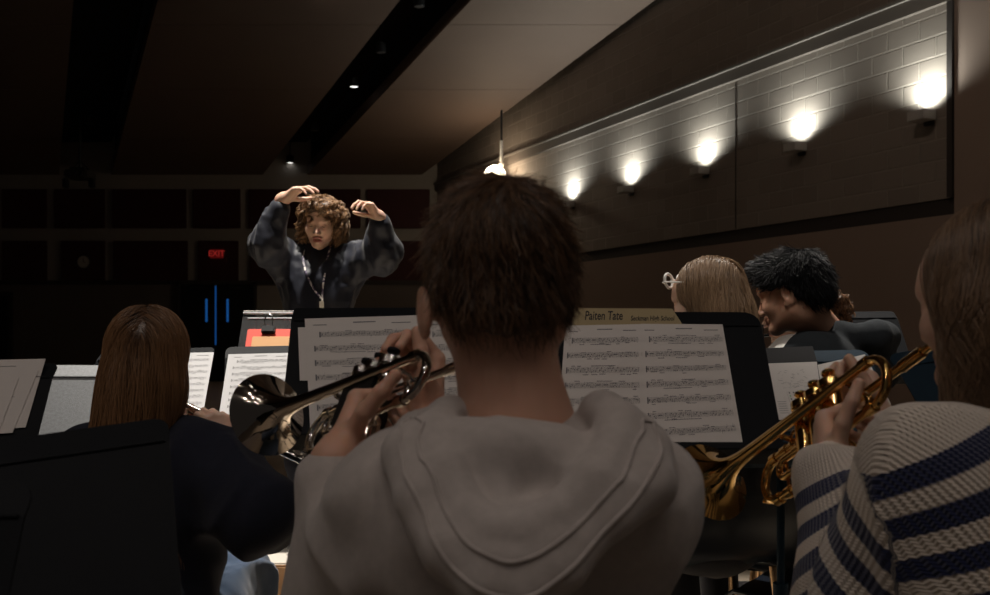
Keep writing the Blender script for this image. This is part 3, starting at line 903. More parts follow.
# --- the big black stand at the lower left
MB1 = desk_frame(P(-262, 470, 1.17), P(167, 411, 1.30), (-0.48, 0.50, 0.84))
music_stand(MB1, (P(167, 411, 1.30) - P(-262, 470, 1.17)).length, 0.30, 'large empty black stand filling the lower left corner', r=0.022)
MB2 = desk_frame(P(-420, 480, 0.98), P(33, 474, 1.0), (-0.04, 0.45, 0.86))
music_stand(MB2, (P(33, 474, 1.0) - P(-420, 480, 0.98)).length, 0.30, 'black stand with rounded corner at the very left edge, nearest the camera', r=0.03)
# --- right side
MM1 = desk_frame(P(668, 350, 2.32), P(867, 346, 2.36), (0.12, 0.58, 0.80))
music_stand(MM1, (P(867, 346, 2.36) - P(668, 350, 2.32)).length, 0.32, 'blue black stand behind the gold trumpet, holding a folder and loose sheets', m=M_deskblue, r=0.02)
q = [Vector((*on_desk(MM1, *c), 0)) for c in [(700, 352), (812, 347), (817, 364), (832, 430), (715, 436)]]
b = MB(); n = len(q)
b.add([v + Vector((0, 0, 0.004)) for v in q] + [v + Vector((0, 0, 0.001)) for v in q], [tuple(reversed(range(n))), tuple(range(n, 2 * n))] + [(i, (i + 1) % n, (i + 1) % n + n, i + n) for i in range(n)])
fo2 = b.build('black_folder', mat('folder_black', (0.02, 0.02, 0.022), 0.6), None, smooth=False, M=MM1)
tag(fo2, 'black folder lying open on the stand behind the gold trumpet', 'folder')
sheet(MM1, [(755, 366), (815, 363), (824, 420), (768, 421)], 'hindmost sheet of the fanned pile behind the gold trumpet', seed=13, zoff=0.0048, kind='lines', staves=3)
sheet(MM1, [(760, 365), (816, 363), (824, 419), (773, 420)], 'sheet with a grey pencil drawing behind the gold trumpet', seed=14, zoff=0.0056, kind='pencil')
sheet(MM1, [(817, 366), (864, 355.5), (890, 405), (826, 420)], 'slanting sheet under the raised fingers on the gold trumpet', seed=15, zoff=0.0052, kind='lines', staves=2)
sheet(MM1, [(781, 390), (826, 387), (835, 416), (790, 419)], 'small printed chart leaning on the pencil drawing sheet', seed=16, zoff=0.0066, kind='chart')
MM2 = desk_frame(P(790, 310, 3.65), P(893, 308.5, 3.65), (0.10, 0.60, 0.80))
music_stand(MM2, 0.40, 0.34, 'dark empty stand behind the black jacket\'s shoulder', m=M_desk, r=0.012)
MM3 = desk_frame(P(872, 353, 2.10), P(1075, 322, 2.2), (0.02, 0.60, 0.80))
music_stand(MM3, 0.44, 0.33, 'blue black stand between gold trumpet and the striped player\'s hair', m=M_deskblue, r=0.03)

# --- the conductor's clear stand with red folder
MC = desk_frame(P(244, 309.5, 3.62), P(370, 309.5, 3.62), (0.13, 0.42, 0.70))
cs = empty('conductor_stand', 'clear acrylic conductor stand holding a red folder, in front of the conductor', 'music stand', (MC.translation.x, MC.translation.y + 0.05, 0))
Mi = Matrix.Translation(-cs.location) @ MC
M_acr = mat('clear_acrylic', (0.93, 0.95, 0.97), 0.05, trans=0.96, ior=1.3)
b = MB(); b.bbox((0.0, -0.105, -0.012), (0.48, 0.215, 0.006), 0.002); b.build('desk', M_acr, cs, smooth=False, M=Mi)
b = MB(); b.bbox((0, -0.012, -0.006), (0.48, 0.006, 0.010), 0.002); b.bbox((0, -0.034, -0.007), (0.44, 0.004, 0.004), 0.001); b.build('rim', mat('acrylic_edge', (0.75, 0.77, 0.8), 0.3), cs, smooth=False, M=Mi)
b = MB(); b.tube([(0, 0.02, 1.0), (0, 0.02, 0.05)], 0.016, 12); b.bbox((0, 0.02, 0.02), (0.34, 0.34, 0.02), 0.006); b.build('pole', M_desk, cs)
b = MB(); b.bbox((0.0, -0.149, 0.001), (0.42, 0.122, 0.012), 0.003); rf = b.build('red_folder', mat('red_cover', (0.72, 0.10, 0.07), 0.5), None, smooth=False, M=MC)
tag(rf, 'red folder lying on the clear conductor stand', 'folder')
b = MB(); b.bbox((0.01, -0.168, 0.013), (0.39, 0.082, 0.012), 0.003); bk = b.build('score_book', mat('tan_cover', (0.66, 0.36, 0.16), 0.6, vary=.1), None, smooth=False, M=MC)
tag(bk, 'tan covered score on the red folder', 'book')
b = MB(); b.bbox((-.13, -0.098, 0.016), (0.05, 0.030, 0.02), 0.004); bc = b.build('binder_clip', mat('black_plastic', (0.01, 0.01, 0.011), 0.4), None, smooth=False, M=MC)
tag(bc, 'black binder clip with silver wires on the red folder', 'binder clip')
b = MB()
for sx in (-1, 1): b.tube([(-.13 + sx * .012, -0.088, 0.022), (-.13 + sx * .016, -0.065, 0.03), (-.13 + sx * .010, -0.047, 0.034), (-.13, -0.041, 0.034)], 0.0020, 6)
b.build('wire_handle', M_chrome, bc)

# ------------------------------------------------------------------ chairs
def chair(loc, yaw, label, m, legm, seat_z=0.45, scale=1.0, backh=0.36):
    root = empty('plastic_chair', label, 'chair', loc)
    root.rotation_euler = (0, 0, yaw)
    # profile in y (front +) and z; shell = seat + back
    prof = [(0.24, seat_z - 0.03), (0.20, seat_z), (0.05, seat_z - 0.012), (-0.12, seat_z - 0.01), (-0.19, seat_z + 0.03), (-0.225, seat_z + 0.12), (-0.245, seat_z + 0.24), (-0.265, seat_z + backh)]
    def shell(b, th):
        n = 10; rows_ = []
        for j, (y, z) in enumerate(prof):
            w = [0.40, 0.44, 0.45, 0.44, 0.42, 0.42, 0.43, 0.38][j] / 2
            row = []
            for i in range(n + 1):
                t = 2 * i / n - 1
                e_ = abs(t) ** 4
                if j <= 3: row.append(Vector((w * t, y, z - 0.0 + 0.012 * (1 - t * t) * -1 + (0.0) - 0.012 * e_)))
                else: row.append(Vector((w * t, y + 0.035 * t * t, z - (0.03 * e_ if j == 7 else 0))))
            rows_.append(row)
        N_ = len(rows_)
        f = [p for r_ in rows_ for p in r_]
        nrm = []
        for j in range(N_):
            y0, z0 = prof[max(j - 1, 0)]; y1, z1 = prof[min(j + 1, N_ - 1)]
            d = Vector((0, y1 - y0, z1 - z0)).normalized(); nn = Vector((0, d.z, -d.y))
            nrm += [nn] * (n + 1)
        k = [p + q_ * -th for p, q_ in zip(f, nrm)]
        A = len(f); fs = []
        for j in range(N_ - 1):
            for i in range(n):
                a = j * (n + 1) + i
                fs.append((a, a + 1, a + n + 2, a + n + 1)); fs.append((A + a, A + a + n + 1, A + a + n + 2, A + a + 1))
        for i in range(n):
            fs.append((i, i + A, i + 1 + A, i + 1)); a = (N_ - 1) * (n + 1) + i; fs.append((a, a + 1, a + 1 + A, a + A))
        for j in range(N_ - 1):
            a = j * (n + 1); fs.append((a, a + n + 1, a + n + 1 + A, a + A)); a += n; fs.append((a, a + A, a + n + 1 + A, a + n + 1))
        b.add(f + k, fs)
        # rolled rim
        rim = [rows_[j][0] for j in range(N_)] + rows_[-1][1:-1] + [rows_[j][-1] for j in range(N_ - 1, -1, -1)]
        return rim
    b = MB(); rim = shell(b, 0.007); o = b.build('shell', m, root)
    b = MB(); b.tube(rim, 0.0085, 8); b.build('rim', mat('glossy_rim', (0.03, 0.04, 0.055), 0.18), root)
    for sx in (-1, 1):
        for sy in (-1, 1):
            b = MB(); b.tube([(sx * 0.15, sy * 0.13, seat_z - 0.035), (sx * 0.19, sy * 0.19 - 0.02, 0.008)], 0.0115, 10)
            b.build('leg', legm, root)
    b = MB(); b.tube([(-0.17, 0.15, seat_z - 0.035), (-0.17, -0.15, seat_z - 0.035)], 0.01, 8); b.tube([(0.17, 0.15, seat_z - 0.035), (0.17, -0.15, seat_z - 0.035)], 0.01, 8)
    b.tube([(-0.17, 0, seat_z - 0.035), (0.17, 0, seat_z - 0.035)], 0.01, 8); b.build('under_frame', M_desk, root)
    return root
M_shell = mat('navy_plastic', (0.006, 0.010, 0.018), 0.35, spec=0.4)
M_bronze = mat('bronze_leg', (0.55, 0.36, 0.20), 0.35, metal=0.9)
chair((0.54, 2.56, 0.0), math.radians(10), 'glossy navy plastic chair below the gold trumpet bell', M_shell, M_bronze, seat_z=0.63, backh=0.34)
chair((-0.74, 2.02, 0.0), math.radians(-12), 'dark plastic chair under the long haired flutist', M_shell, M_bronze, seat_z=0.46)
chair((0.94, 2.68, 0.0), math.radians(55), 'dark plastic chair under the black haired clarinet player', M_shell, M_bronze, seat_z=0.50)
chair((1.02, 3.24, 0.0), math.radians(70), 'dark plastic chair under the saxophone player in white', M_shell, M_bronze, seat_z=0.46)
chair((0.03, 1.03, 0.0), math.radians(4), 'dark plastic chair under the boy in the grey hoodie', M_shell, M_bronze, seat_z=0.42, backh=.30)
chair((0.66, 1.10, 0.0), math.radians(12), 'dark plastic chair under the striped sweater player', M_shell, M_bronze, seat_z=0.44, backh=.30)
# instrument case on the floor
cs2 = empty('instrument_case', 'black instrument case lying on the floor under the navy chair', 'case', (1.22, 3.75, 0))
b = MB(); b.bbox((0, 0, 0.06), (0.62, 0.26, 0.10), 0.02); b.build('bottom_shell', mat('case_black', (0.015, 0.015, 0.018), 0.35), cs2)
b = MB(); b.bbox((0, 0, 0.15), (0.62, 0.26, 0.08), 0.02); b.build('lid', mat('case_black', (0.015, 0.015, 0.018), 0.35), cs2)
b = MB(); b.bbox((0, 0, 0.11), (0.63, 0.27, 0.008), 0.002); b.bbox((-0.1, -0.135, 0.115), (0.04, 0.012, 0.04), 0.003); b.build('metal_trim', M_chrome, cs2, smooth=False)

# ------------------------------------------------------------------ trumpets
def bez(pts, n=8):
    """smooth path through points (Catmull-Rom)"""
    p = [Vector(q_) for q_ in pts]; p = [p[0] * 2 - p[1]] + p + [p[-1] * 2 - p[-2]]; out = []
    for i in range(1, len(p) - 2):
        for k in range(n):
            t = k / n; a, b_, c_, d_ = p[i - 1], p[i], p[i + 1], p[i + 2]
            out.append(0.5 * ((2 * b_) + (c_ - a) * t + (2 * a - 5 * b_ + 4 * c_ - d_) * t * t + (3 * b_ - a - 3 * c_ + d_) * t ** 3))
    out.append(p[-2]); return out
def ubend(x0, x1, y, za, zb, fwd=1, n=12):
    """tube that runs x0->x1 at za, half circle, back at zb"""
    r = abs(za - zb) / 2; zc = (za + zb) / 2; pts = [Vector((x0, y, za)), Vector((x1, y, za))]
    for i in range(1, n):
        a = math.pi * i / n; pts.append(Vector((x1 + fwd * r * math.sin(a), y, zc + (za - zc) * math.cos(a))))
    pts += [Vector((x1, y, zb)), Vector((x0, y, zb))]
    return pts
def trumpet(Mth, Bell, roll_up, label, mA, mB, guard=False, bx0=0.15):
    x = (Bell - Mth); L = x.length; x.normalize(); z = Vector(roll_up); z = (z - x * z.dot(x)).normalized(); y = z.cross(x)
    sc = L / 0.487
    M = Matrix((x, y, z)).transposed().to_4x4(); M = M @ Matrix.Scale(sc, 4)
    M.translation = Mth - y * 0.022 * sc
    root = empty('trumpet', label, 'trumpet', (0, 0, 0)); root.matrix_world = M
    YB_, YV = 0.044, 0.022
    b = MB(); b.lathe([(0.010, 0.0105), (0.001, 0.0122), (0, 0.0135), (0.003, 0.0138), (0.012, 0.0128), (0.024, 0.0095), (0.034, 0.0055), (0.045, 0.0048), (0.09, 0.0056)], 20, capa=True)
    b.build('mouthpiece', mA, root)
    b = MB(); b.tube([(0.062, 0, 0), (0.10, 0, 0)], 0.0078, 14); b.tube([(0.10, 0, 0), (0.375, 0, 0)], 0.0062, 12); b.tube([(0.30, 0, 0), (0.335, 0, 0)], 0.0078, 12)
    b.tube(bez([(0.29, 0, 0.006), (0.30, 0, 0.022), (0.285, 0, 0.036), (0.268, 0, 0.032)], 5), 0.0025, 8)
    b.build('leadpipe', mA, root)
    b = MB(); p_ = ubend(0.34, 0.375, 0, 0, -0.066, 1); b.tube(p_, 0.0068, 12)
    for xx in (0.345, 0.372): b.tube([(xx, 0, 0), (xx + .012, 0, 0)], 0.0088, 12); b.tube([(xx, 0, -0.066), (xx + .012, 0, -0.066)], 0.0088, 12)
    b.tube([(0.352, 0, 0), (0.352, 0, -0.066)], 0.0022, 8); b.tube([(0.285, YV, -0.066), (0.30, 0.006, -0.066), (0.345, 0, -0.066)], 0.0062, 12)
    b.tube([(0.405, 0, -0.045), (0.415, 0, -0.055), (0.40, 0, -0.062)], 0.002, 6)
    b.build('tuning_slide', mA, root)
    prof = []
    for i in range(34):
        t = i / 33; xx = 0.15 + t * 0.337
        r = 0.0062 + 0.0050 * t + 0.0535 * max(0, (t - 0.45) / 0.55) ** 6.2
        prof.append((xx, r))
    prof += [(0.4885, 0.0635), (0.489, 0.062)]
    inner = [(a, max(0.001, r - 0.0016)) for a, r in reversed(prof[10:34])]
    b = MB(); b.lathe(prof + inner, 40, M=Matrix.Translation((0, YB_, 0)))
    b.build('bell', mB, root)
    b = MB(); bow = ubend(0.215, bx0, YB_, -0.066, 0, -1); bow = bow[1:]
    b.tube(bow[:-1] + [Vector((0.17, YB_, 0))], 0.0062, 14)
    b.tube(bez([(bx0, YB_, -0.066), (0.175, YB_ - 0.003, -0.066), (0.197, YV, -0.066)], 5), 0.0062, 12)
    b.tube([(bx0 - .006, YB_, 0.0), (bx0 + .008, YB_, 0)], 0.0082, 12); b.tube([(bx0 - .004, YB_, -0.066), (bx0 + .01, YB_, -0.066)], 0.0082, 12)
    b.build('bell_bow', mB, root)
    for xx in (0.212, 0.243, 0.274):
        b = MB(); prof_v = [(-0.118, 0.004), (-0.112, 0.010), (-0.110, 0.0165), (-0.098, 0.0165), (-0.097, 0.0148), (-0.02, 0.0148), (0.022, 0.0148), (0.023, 0.0165), (0.034, 0.0165), (0.036, 0.010)]
        b.lathe(prof_v, 20, M=Matrix.Translation((xx, YV, 0)) @ Matrix.Rotation(math.radians(-90), 4, 'Y'), capa=True, capb=True)
        v = b.build('valve', mA, root)
        b = MB(); b.tube([(xx, YV, 0.034), (xx, YV, 0.048)], 0.003, 8); b.lathe([(0.045, 0.005), (0.047, 0.0092), (0.051, 0.0095), (0.0525, 0.007)], 16, M=Matrix.Translation((xx, YV, 0)) @ Matrix.Rotation(math.radians(-90), 4, 'Y'), capa=True, capb=True)
        b.build('finger_button', M_desk if guard else mA, v)
    b = MB()
    for xx in (0.2275, 0.2585):
        for zz in (-0.085, -0.05, -0.01): b.tube([(xx - 0.012, YV, zz), (xx + 0.012, YV, zz)], 0.0055, 10)
    b.build('valve_crossings', mA, root)
    b = MB(); b.tube(ubend(0.287, 0.345, 0.008, -0.018, -0.046, 1), 0.0056, 10); b.tube([(0.29, 0.008, -0.018), (0.32, 0.008, -0.018)], 0.0072, 10); b.tube([(0.29, 0.008, -0.046), (0.32, 0.008, -0.046)], 0.0072, 10)
    ring = [Vector((0.315 + 0.012 * math.cos(a), 0.008, 0.003 + 0.012 * math.sin(a))) for a in [k * math.pi / 8 for k in range(17)]]; b.tube(ring, 0.0022, 8)
    b.build('third_valve_slide', mA, root)
    b = MB(); b.tube(ubend(0.2, 0.155, YV, -0.022, -0.046, -1), 0.0056, 10); b.build('first_valve_slide', mA, root)
    b = MB(); b.tube([(0.243, YV, -0.03), (0.243, -0.022, -0.03), (0.243, -0.030, -0.036), (0.243, -0.030, -0.046), (0.243, -0.022, -0.052), (0.243, YV, -0.052)], 0.0055, 10); b.build('second_valve_slide', mA, root)
    for xx in (0.165, 0.318):
        b = MB(); b.tube([(xx, 0.0, 0), (xx, YB_, 0)], 0.0026, 8); b.tube([(xx, 0.014, 0), (xx, 0.030, 0)], 0.0042, 8); b.build('brace', mA, root)
    if guard:
        b = MB(); b.bbox((0.243, YV, -0.035), (0.098, 0.040, 0.082), 0.012); b.build('valve_guard', mat('guard_leather', (0.012, 0.011, 0.011), 0.5), root)
    return root, M
M_gold = mat('gold_lacquer', (0.88, 0.55, 0.19), 0.08, metal=1.0, rvary=0.1)
M_silver = mat('silver_plate', (0.82, 0.78, 0.72), 0.10, metal=1.0)
M_silverb = mat('silver_bell', (0.56, 0.49, 0.42), 0.07, metal=1.0)
T1, MT1 = trumpet(P(488, 342, 1.165), P(279, 421, 1.50), (0.42, 0.42, 1), 'silver trumpet played by the boy in grey hoodie', M_silver, M_silverb, True, bx0=.115)
T2, MT2 = trumpet(P(944, 320, 1.23), P(723, 485, 1.63), (0.25, 0.2, 1), 'gold trumpet held by the striped sweater player', M_gold, M_gold, bx0=.115)
# ------------------------------------------------------------------ people
def A(*v): return np.array(v, float)
def rotz(a): c, s = math.cos(a), math.sin(a); return np.array([[c, -s, 0], [s, c, 0], [0, 0, 1.0]])
def rotx(a): c, s = math.cos(a), math.sin(a); return np.array([[1.0, 0, 0], [0, c, -s], [0, s, c]])
def roty(a): c, s = math.cos(a), math.sin(a); return np.array([[c, 0, s], [0, 1.0, 0], [-s, 0, c]])
def nP(px, py, Y): return np.array(P(px, py, Y))
def M4(R, t, sc=1.0):
    M = np.eye(4); M[:3, :3] = np.array(R) * sc; M[:3, 3] = t; return M
def xf(M, V): return V @ np.array(M)[:3, :3].T + np.array(M)[:3, 3]
def Rof(Mx): return np.array(Mx)[:3, :3]

def hand_sdf(side, M, curls=((20, 30, 20),) * 4, thumb=((.75, .6, -.3), (.55, .8, -.3), (.35, .9, -.25)), splay=6, sc=1.0, fore=0.012, elbow=None):
    """side +1 left hand, -1 right hand; local y to the fingers, z out of the back of the hand"""
    s = Sdf(0.007); f = side
    base = [(.026, .088), (.007, .092), (-.012, .087), (-.029, .077)]
    L = [(.042, .025, .021), (.046, .029, .022), (.042, .027, .022), (.033, .020, .019)]
    rr = [(.0098, .0086, .0078, .0068), (.0100, .0088, .0079, .0069), (.0095, .0083, .0075, .0066), (.0085, .0074, .0067, .0059)]
    # wrist and palm
    s.rc((0, -fore, 0), (0, 0, 0), .027, .0215, 0.02)
    s.rc((f * .006, 0, 0), (-f * .006, .01, 0), .021, .022, 0.02)
    for i, (bx_, by_) in enumerate(base):
        s.rc((f * bx_ * .5, .012, -.002), (f * bx_, by_ - .006, -.001), .0145, .0118, 0.016)
    s.rc((f * .012, .03, -.012), (f * .004, .06, -.008), .014, .012, 0.012)
    s.rc((-f * .018, .02, -.010), (-f * .022, .055, -.008), .013, .010, 0.012)
    for i, (bx_, by_) in enumerate(base):
        p = A(f * bx_, by_, 0.0); ang = 0.0
        sp = math.radians(splay * (1.2, .3, -.5, -1.5)[i]) * f
        for j in range(3):
            ang += math.radians(curls[i][j])
            d = A(math.sin(sp) * math.cos(ang), math.cos(sp) * math.cos(ang), -math.sin(ang))
            q = p + d * L[i][j]
            s.rc(p, q, rr[i][j], rr[i][j + 1], 0.004 if j else 0.008)
            p = q
    p = A(f * .016, .022, -.008)
    for j, (d, l, r0, r1) in enumerate(zip(thumb, (.044, .033, .027), (.0140, .0112, .0100), (.0112, .0098, .0082))):
        d = A(d[0] * f, d[1], d[2]); d /= np.linalg.norm(d); q = p + d * l
        s.rc(p, q, r0, r1, 0.012 if j == 0 else 0.004); p = q
    Mm = np.array(M, float).copy(); Mm[:3, :3] *= sc
    return s.moved(Mm)

def forearm(h, M, elbow, sc=1.0):
    w = np.array(M)[:3, 3]; e = w + (elbow - w) * .45
    h.rc(w, e, .0225 * sc, .030 * sc, .03)

def head_sdf(mouth=0.0, ears=True, ex=.078, ez=-.006):
    s = Sdf(0.02)
    s.el((0, -.016, .034), (.074, .093, .083))
    s.el((0, .028, -.018), (.060, .060, .082))
    for x in (-1, 1):
        s.rc((x * .050, .0, -.046), (x * .016, .066, -.090), .019, .016, 0.025)
        s.el((x * .036, .058, -.026), (.026, .026, .026), None, 0.02)
    s.el((0, .074, -.093), (.019, .017, .017), None, 0.02)
    s.rc((-.034, .074, .020), (.034, .074, .020), .011, .011, 0.02)
    s.el((0, .070, .045), (.045, .018, .035), None, 0.03)
    for x in (-1, 1):
        s.el((x * .031, .098, .001), (.018, .017, .012), None, 0.012, '-')
        s.el((x * .031, .072, -.001), (.0145, .0135, .0125), None, 0.005)
    s.rc((0, .084, .006), (0, .104, -.032), .0065, .0088, 0.010)
    s.el((0, .104, -.034), (.0095, .0095, .009), None, 0.006)
    for x in (-1, 1): s.el((x * .0115, .093, -.037), (.0068, .010, .0068), None, 0.006)
    s.rc((-.021, .080, -.061), (0, .0905, -.0575), .0045, .0062, 0.005); s.rc((.021, .080, -.061), (0, .0905, -.0575), .0045, .0062, 0.005)
    s.rc((-.017, .080, -.067 - mouth), (0, .088, -.0705 - mouth), .005, .0072, 0.006); s.rc((.017, .080, -.067 - mouth), (0, .088, -.0705 - mouth), .005, .0072, 0.006)
    if mouth: s.el((0, .092, -.064 - mouth * .5), (.014, .016, .0025 + mouth * .55), None, 0.003, '-')
    if ears:
        for x in (-1, 1):
            ex = ex if x < 0 else .078
            Re = rotz(x * math.radians(-22)) @ rotx(math.radians(-10))
            s.el((x * ex, -.010, ez), (.0070, .019, .031), Re, 0.006)
            s.el((x * (ex + .0075), -.006, ez + .003), (.005, .010, .017), Re, 0.004, '-')
            s.el((x * (ex - .002), .0, ez - .026), (.006, .009, .010), Re, 0.006)
            if ex > .08: s.rc((x * .06, .0, ez), (x * (ex - .006), -.004, ez), .012, .010, .01)
    return s

def blob_mi(V, Mh, sc):
    L = (V - Mh[:3, 3]) @ (Mh[:3, :3] / sc) / sc
    return L

def seat_joints(neck, yaw=0.0, sh=.155, lean=0.03, shz=-.05, tl=.52, sc=1.0, stand=False):
    R = rotz(yaw); J = {'R': R, 'neck': A(*neck)}
    f = lambda x, y, z: J['neck'] + R @ (A(x, y, z) * sc)
    J['chest'] = f(0, .025, -.19); J['belly'] = f(0, .02 - lean, -.36); J['pelvis'] = f(0, -lean, -tl)
    J['shR'] = f(sh, 0, shz); J['shL'] = f(-sh, 0, shz)
    for n, x in (('R', 1), ('L', -1)):
        J['hip' + n] = f(x * .09, -lean + .02, -tl - .02)
        if stand:
            J['kn' + n] = f(x * .08, .03, -tl - .44); J['an' + n] = f(x * .07, -.02, -tl - .84)
            J['toe' + n] = f(x * .08, .13, -tl - .88)
        else:
            J['kn' + n] = f(x * .15, .42, -tl + .01)
            a = J['kn' + n].copy(); a[2] = 0.09; a -= R @ A(0, .04, 0); J['an' + n] = a
            J['toe' + n] = a + R @ A(x * .01, .15, -.045)
    return J

def torso_sdf(J, t=0.0, arm=0.0, k=0.05, arms=True, only=None, wrist_cut=0.0):
    s = Sdf(k); R = J['R']; g = J.get('girth', 1.0)
    if only != 'arms':
        s.el(J['chest'], (.145 * g + t, .098 * g + t, .18 + t), R)
        s.el(J['belly'], (.130 * g + t, .092 * g + t, .17 + t), R)
        s.el(J['pelvis'], (.155 * g + t, .115 * g + t, .11 + t), R)
        n0 = J['neck'] + A(0, 0, -.045)
        for n in 'LR': s.rc(n0, J['sh' + n], .050 + t, .052 + t)
        s.rc(J['chest'] + R @ A(-.08, -.03, .08), J['chest'] + R @ A(.08, -.03, .08), .07 + t, .07 + t)
    if arms and only != 'torso':
        for n in 'LR':
            sh, el_, wr = J['sh' + n], J['el' + n], J['wr' + n]
            w2 = wr + (el_ - wr) * wrist_cut
            s.rc(sh, el_, .047 + t + arm, .038 + t + arm * .8)
            s.rc(el_, w2, .038 + t + arm * .8, .026 + t * .7 + arm * .35)
    return s

def legs_sdf(J, t=0.0, foot=True, k=0.04):
    s = Sdf(k)
    s.el(J['pelvis'], (.158 + t, .118 + t, .12 + t), J['R'])
    for n in 'LR':
        s.rc(J['hip' + n], J['kn' + n], .080 + t, .056 + t); s.rc(J['kn' + n], J['an' + n], .054 + t, .036 + t)
        if foot: s.rc(J['an' + n], J['toe' + n], .036 + t, .028 + t)
    return s

def shoes(J, parent, m, t=0.012):
    for n in 'LR':
        s = Sdf(0.02); a, b_ = J['an' + n], J['toe' + n]
        d = (b_ - a); d[2] = 0; d /= np.linalg.norm(d)
        a2 = A(a[0], a[1], J.get('floor', 0) + .045); b2 = A(b_[0], b_[1], J.get('floor', 0) + .036)
        s.rc(a2 - d * .03, b2 + d * .02, .044, .034); s.rc(a, a2, .044, .044)
        V, Fq = s.polygonize(0.008); V[:, 2] = np.maximum(V[:, 2], J.get('floor', 0) + .002)
        np_mesh('shoe', V, Fq, m, parent)

def make_person(label, J, skin, lips, head=None, group=None, hres=.0035, headkw=None, hands=True, res_hand=.0021):
    """one continuous skin mesh; returns object"""
    Mh = M4(J['Rh'], J['head'], J.get('hs', 1.0)); sc = J.get('hs', 1.0)
    hs = head_sdf(**(headkw or {})).moved(Mh)
    hc = J['head']; nk = J['neck']
    up = J['Rh'] @ A(0, -.022, -.055) * sc
    hs.rc(hc + up, nk + A(0, 0, .0), J.get('neckr', .052), J.get('neckr', .052) + .004, 0.03)
    hs.rc(nk, nk + A(0, 0, -.07), .056, .075, 0.03)
    for n in 'LR': hs.rc(nk + A(0, 0, -.035), nk * .55 + J['sh' + n] * .45 + A(0, 0, -.015), .04, .035, 0.04)
    V1, F1 = hs.polygonize(hres)
    L = (V1 - hc) @ J['Rh'] / sc
    parts = [(V1, F1)]
    body = torso_sdf(J, -0.006)
    lg = legs_sdf(J, -0.008)
    body.p += lg.p
    V2, F2 = body.polygonize(0.011); parts.append((V2, F2))
    if hands:
        for n in 'LR':
            if 'hand' + n in J:
                h = J['hand' + n]
                w_ = J.get('hw' + n, J['wr' + n]); h.rc(w_, w_ + (J['el' + n] - w_) * .5, .0215, .029, .025)
                V3, F3 = h.polygonize(res_hand); parts.append((V3, F3))
    V, Fq = merge(parts)
    fc = np.concatenate([L[F1].mean(1), np.full((len(Fq) - len(F1), 3), 9.0)])
    lipm = (np.abs(fc[:, 0]) < .021) & (fc[:, 2] < -.0535 + 0) & (fc[:, 2] > -.078) & (fc[:, 1] > .0805)
    o = np_mesh('person', V, Fq, [skin, lips], None, lipm.astype(int))
    tag(o, label, 'person', group)
    return o

def face_bits(J, parent, brow_m, lash_m):
    Mh = M4(J['Rh'], J['head'], J.get('hs', 1.0))
    s = Sdf(0.003)
    for x in (-1, 1): s.chain([(x * .014, .0855, .0205), (x * .030, .0845, .0255), (x * .046, .074, .0215)], [.0032, .0036, .0018])
    V, Fq = s.moved(Mh).polygonize(0.0012, pad=.004); np_mesh('eyebrows', V, Fq, brow_m, parent)
    s = Sdf(0.002)
    for x in (-1, 1): s.chain([(x * .0185, .0815, -.0035), (x * .031, .0862, -.0070), (x * .0435, .0775, -.0035)], [.0010, .0014, .0011])
    V, Fq = s.moved(Mh).polygonize(0.0009, pad=.004); np_mesh('eyelashes', V, Fq, lash_m, parent)

def skin_mat(name, col, rough=0.5):
    return mat(name, col, rough, vary=0.10, vscale=25, bump=0.15, bscale=600, sss=0.25, spec=0.4)
SK_pale = skin_mat('skin_pale', (0.62, 0.40, 0.30)); SK_boy = skin_mat('skin_boy', (0.62, 0.36, 0.26)); SK_warm = skin_mat('skin_warm', (0.60, 0.34, 0.23))
LIP = mat('lips', (0.50, 0.20, 0.17), 0.4); LIPD = mat('lips_dark', (0.35, 0.13, 0.10), 0.4)
DARKH = mat('lash_dark', (0.015, 0.010, 0.008), 0.6)

def hair_mat(name, c1, c2, rough=0.38, spec=.55):
    m = bpy.data.materials.new(name); m.use_nodes = True
    nt = m.node_tree; b = nt.nodes['Principled BSDF']; b.inputs['Roughness'].default_value = rough
    b.inputs['Specular IOR Level'].default_value = spec
    at = nt.nodes.new('ShaderNodeAttribute'); at.attribute_name = 'strand'
    mx = nt.nodes.new('ShaderNodeMix'); mx.data_type = 'RGBA'
    mx.inputs[6].default_value = (*c1, 1); mx.inputs[7].default_value = (*c2, 1)
    nt.links.new(at.outputs['Fac'], mx.inputs[0]); nt.links.new(mx.outputs[2], b.inputs['Base Color'])
    return m

def build_hair(name, parent, m, capVF, paths, r0, r1, sides=3, seed=0):
    parts = []; att = []
    if capVF is not None: parts.append(capVF); att.append(np.zeros(len(capVF[0])) + .15)
    V, Fq = strand_mesh(paths, r0, r1, sides)
    rs = np.random.RandomState(seed)
    parts.append((V, Fq)); att.append(np.repeat(rs.rand(len(paths)), paths.shape[1] * sides))
    V, Fq = merge(parts)
    o = np_mesh(name, V, Fq, m, parent, attrs={'strand': np.concatenate(att)})
    return o

def cloth_mat(name, col, rough=0.9, vary=.08, vs=60, bump=.5, bs=900, sheen=.3):
    return mat(name, col, rough, vary=vary, vscale=vs, bump=bump, bscale=bs, sheen=sheen if max(col) > .15 else .04, spec=0.2)

def folds(seed, amp, f1=22, f2=60, cent=None, rad=None):
    def d(X, D):
        v = vnoise(X * A(1, 1, .55), f1, seed) * amp + vnoise(X, f2, seed + 1) * amp * .25
        v = np.abs(v) * 1.6 - amp * .6
        n_ = vnoise(X * A(1, .8, .5) + vnoise(X, 14, seed + 5)[..., None] * .02, f1 * .9, seed + 2)
        v = v - amp * .9 * np.clip(1 - np.abs(n_) * 5, 0, 1) ** 1.5
        if cent is not None:
            w = sum(np.exp(-(np.linalg.norm(X - c, axis=-1) / rad) ** 2) for c in cent); v = v * (0.35 + 1.3 * np.minimum(w, 1))
        return v
    return d

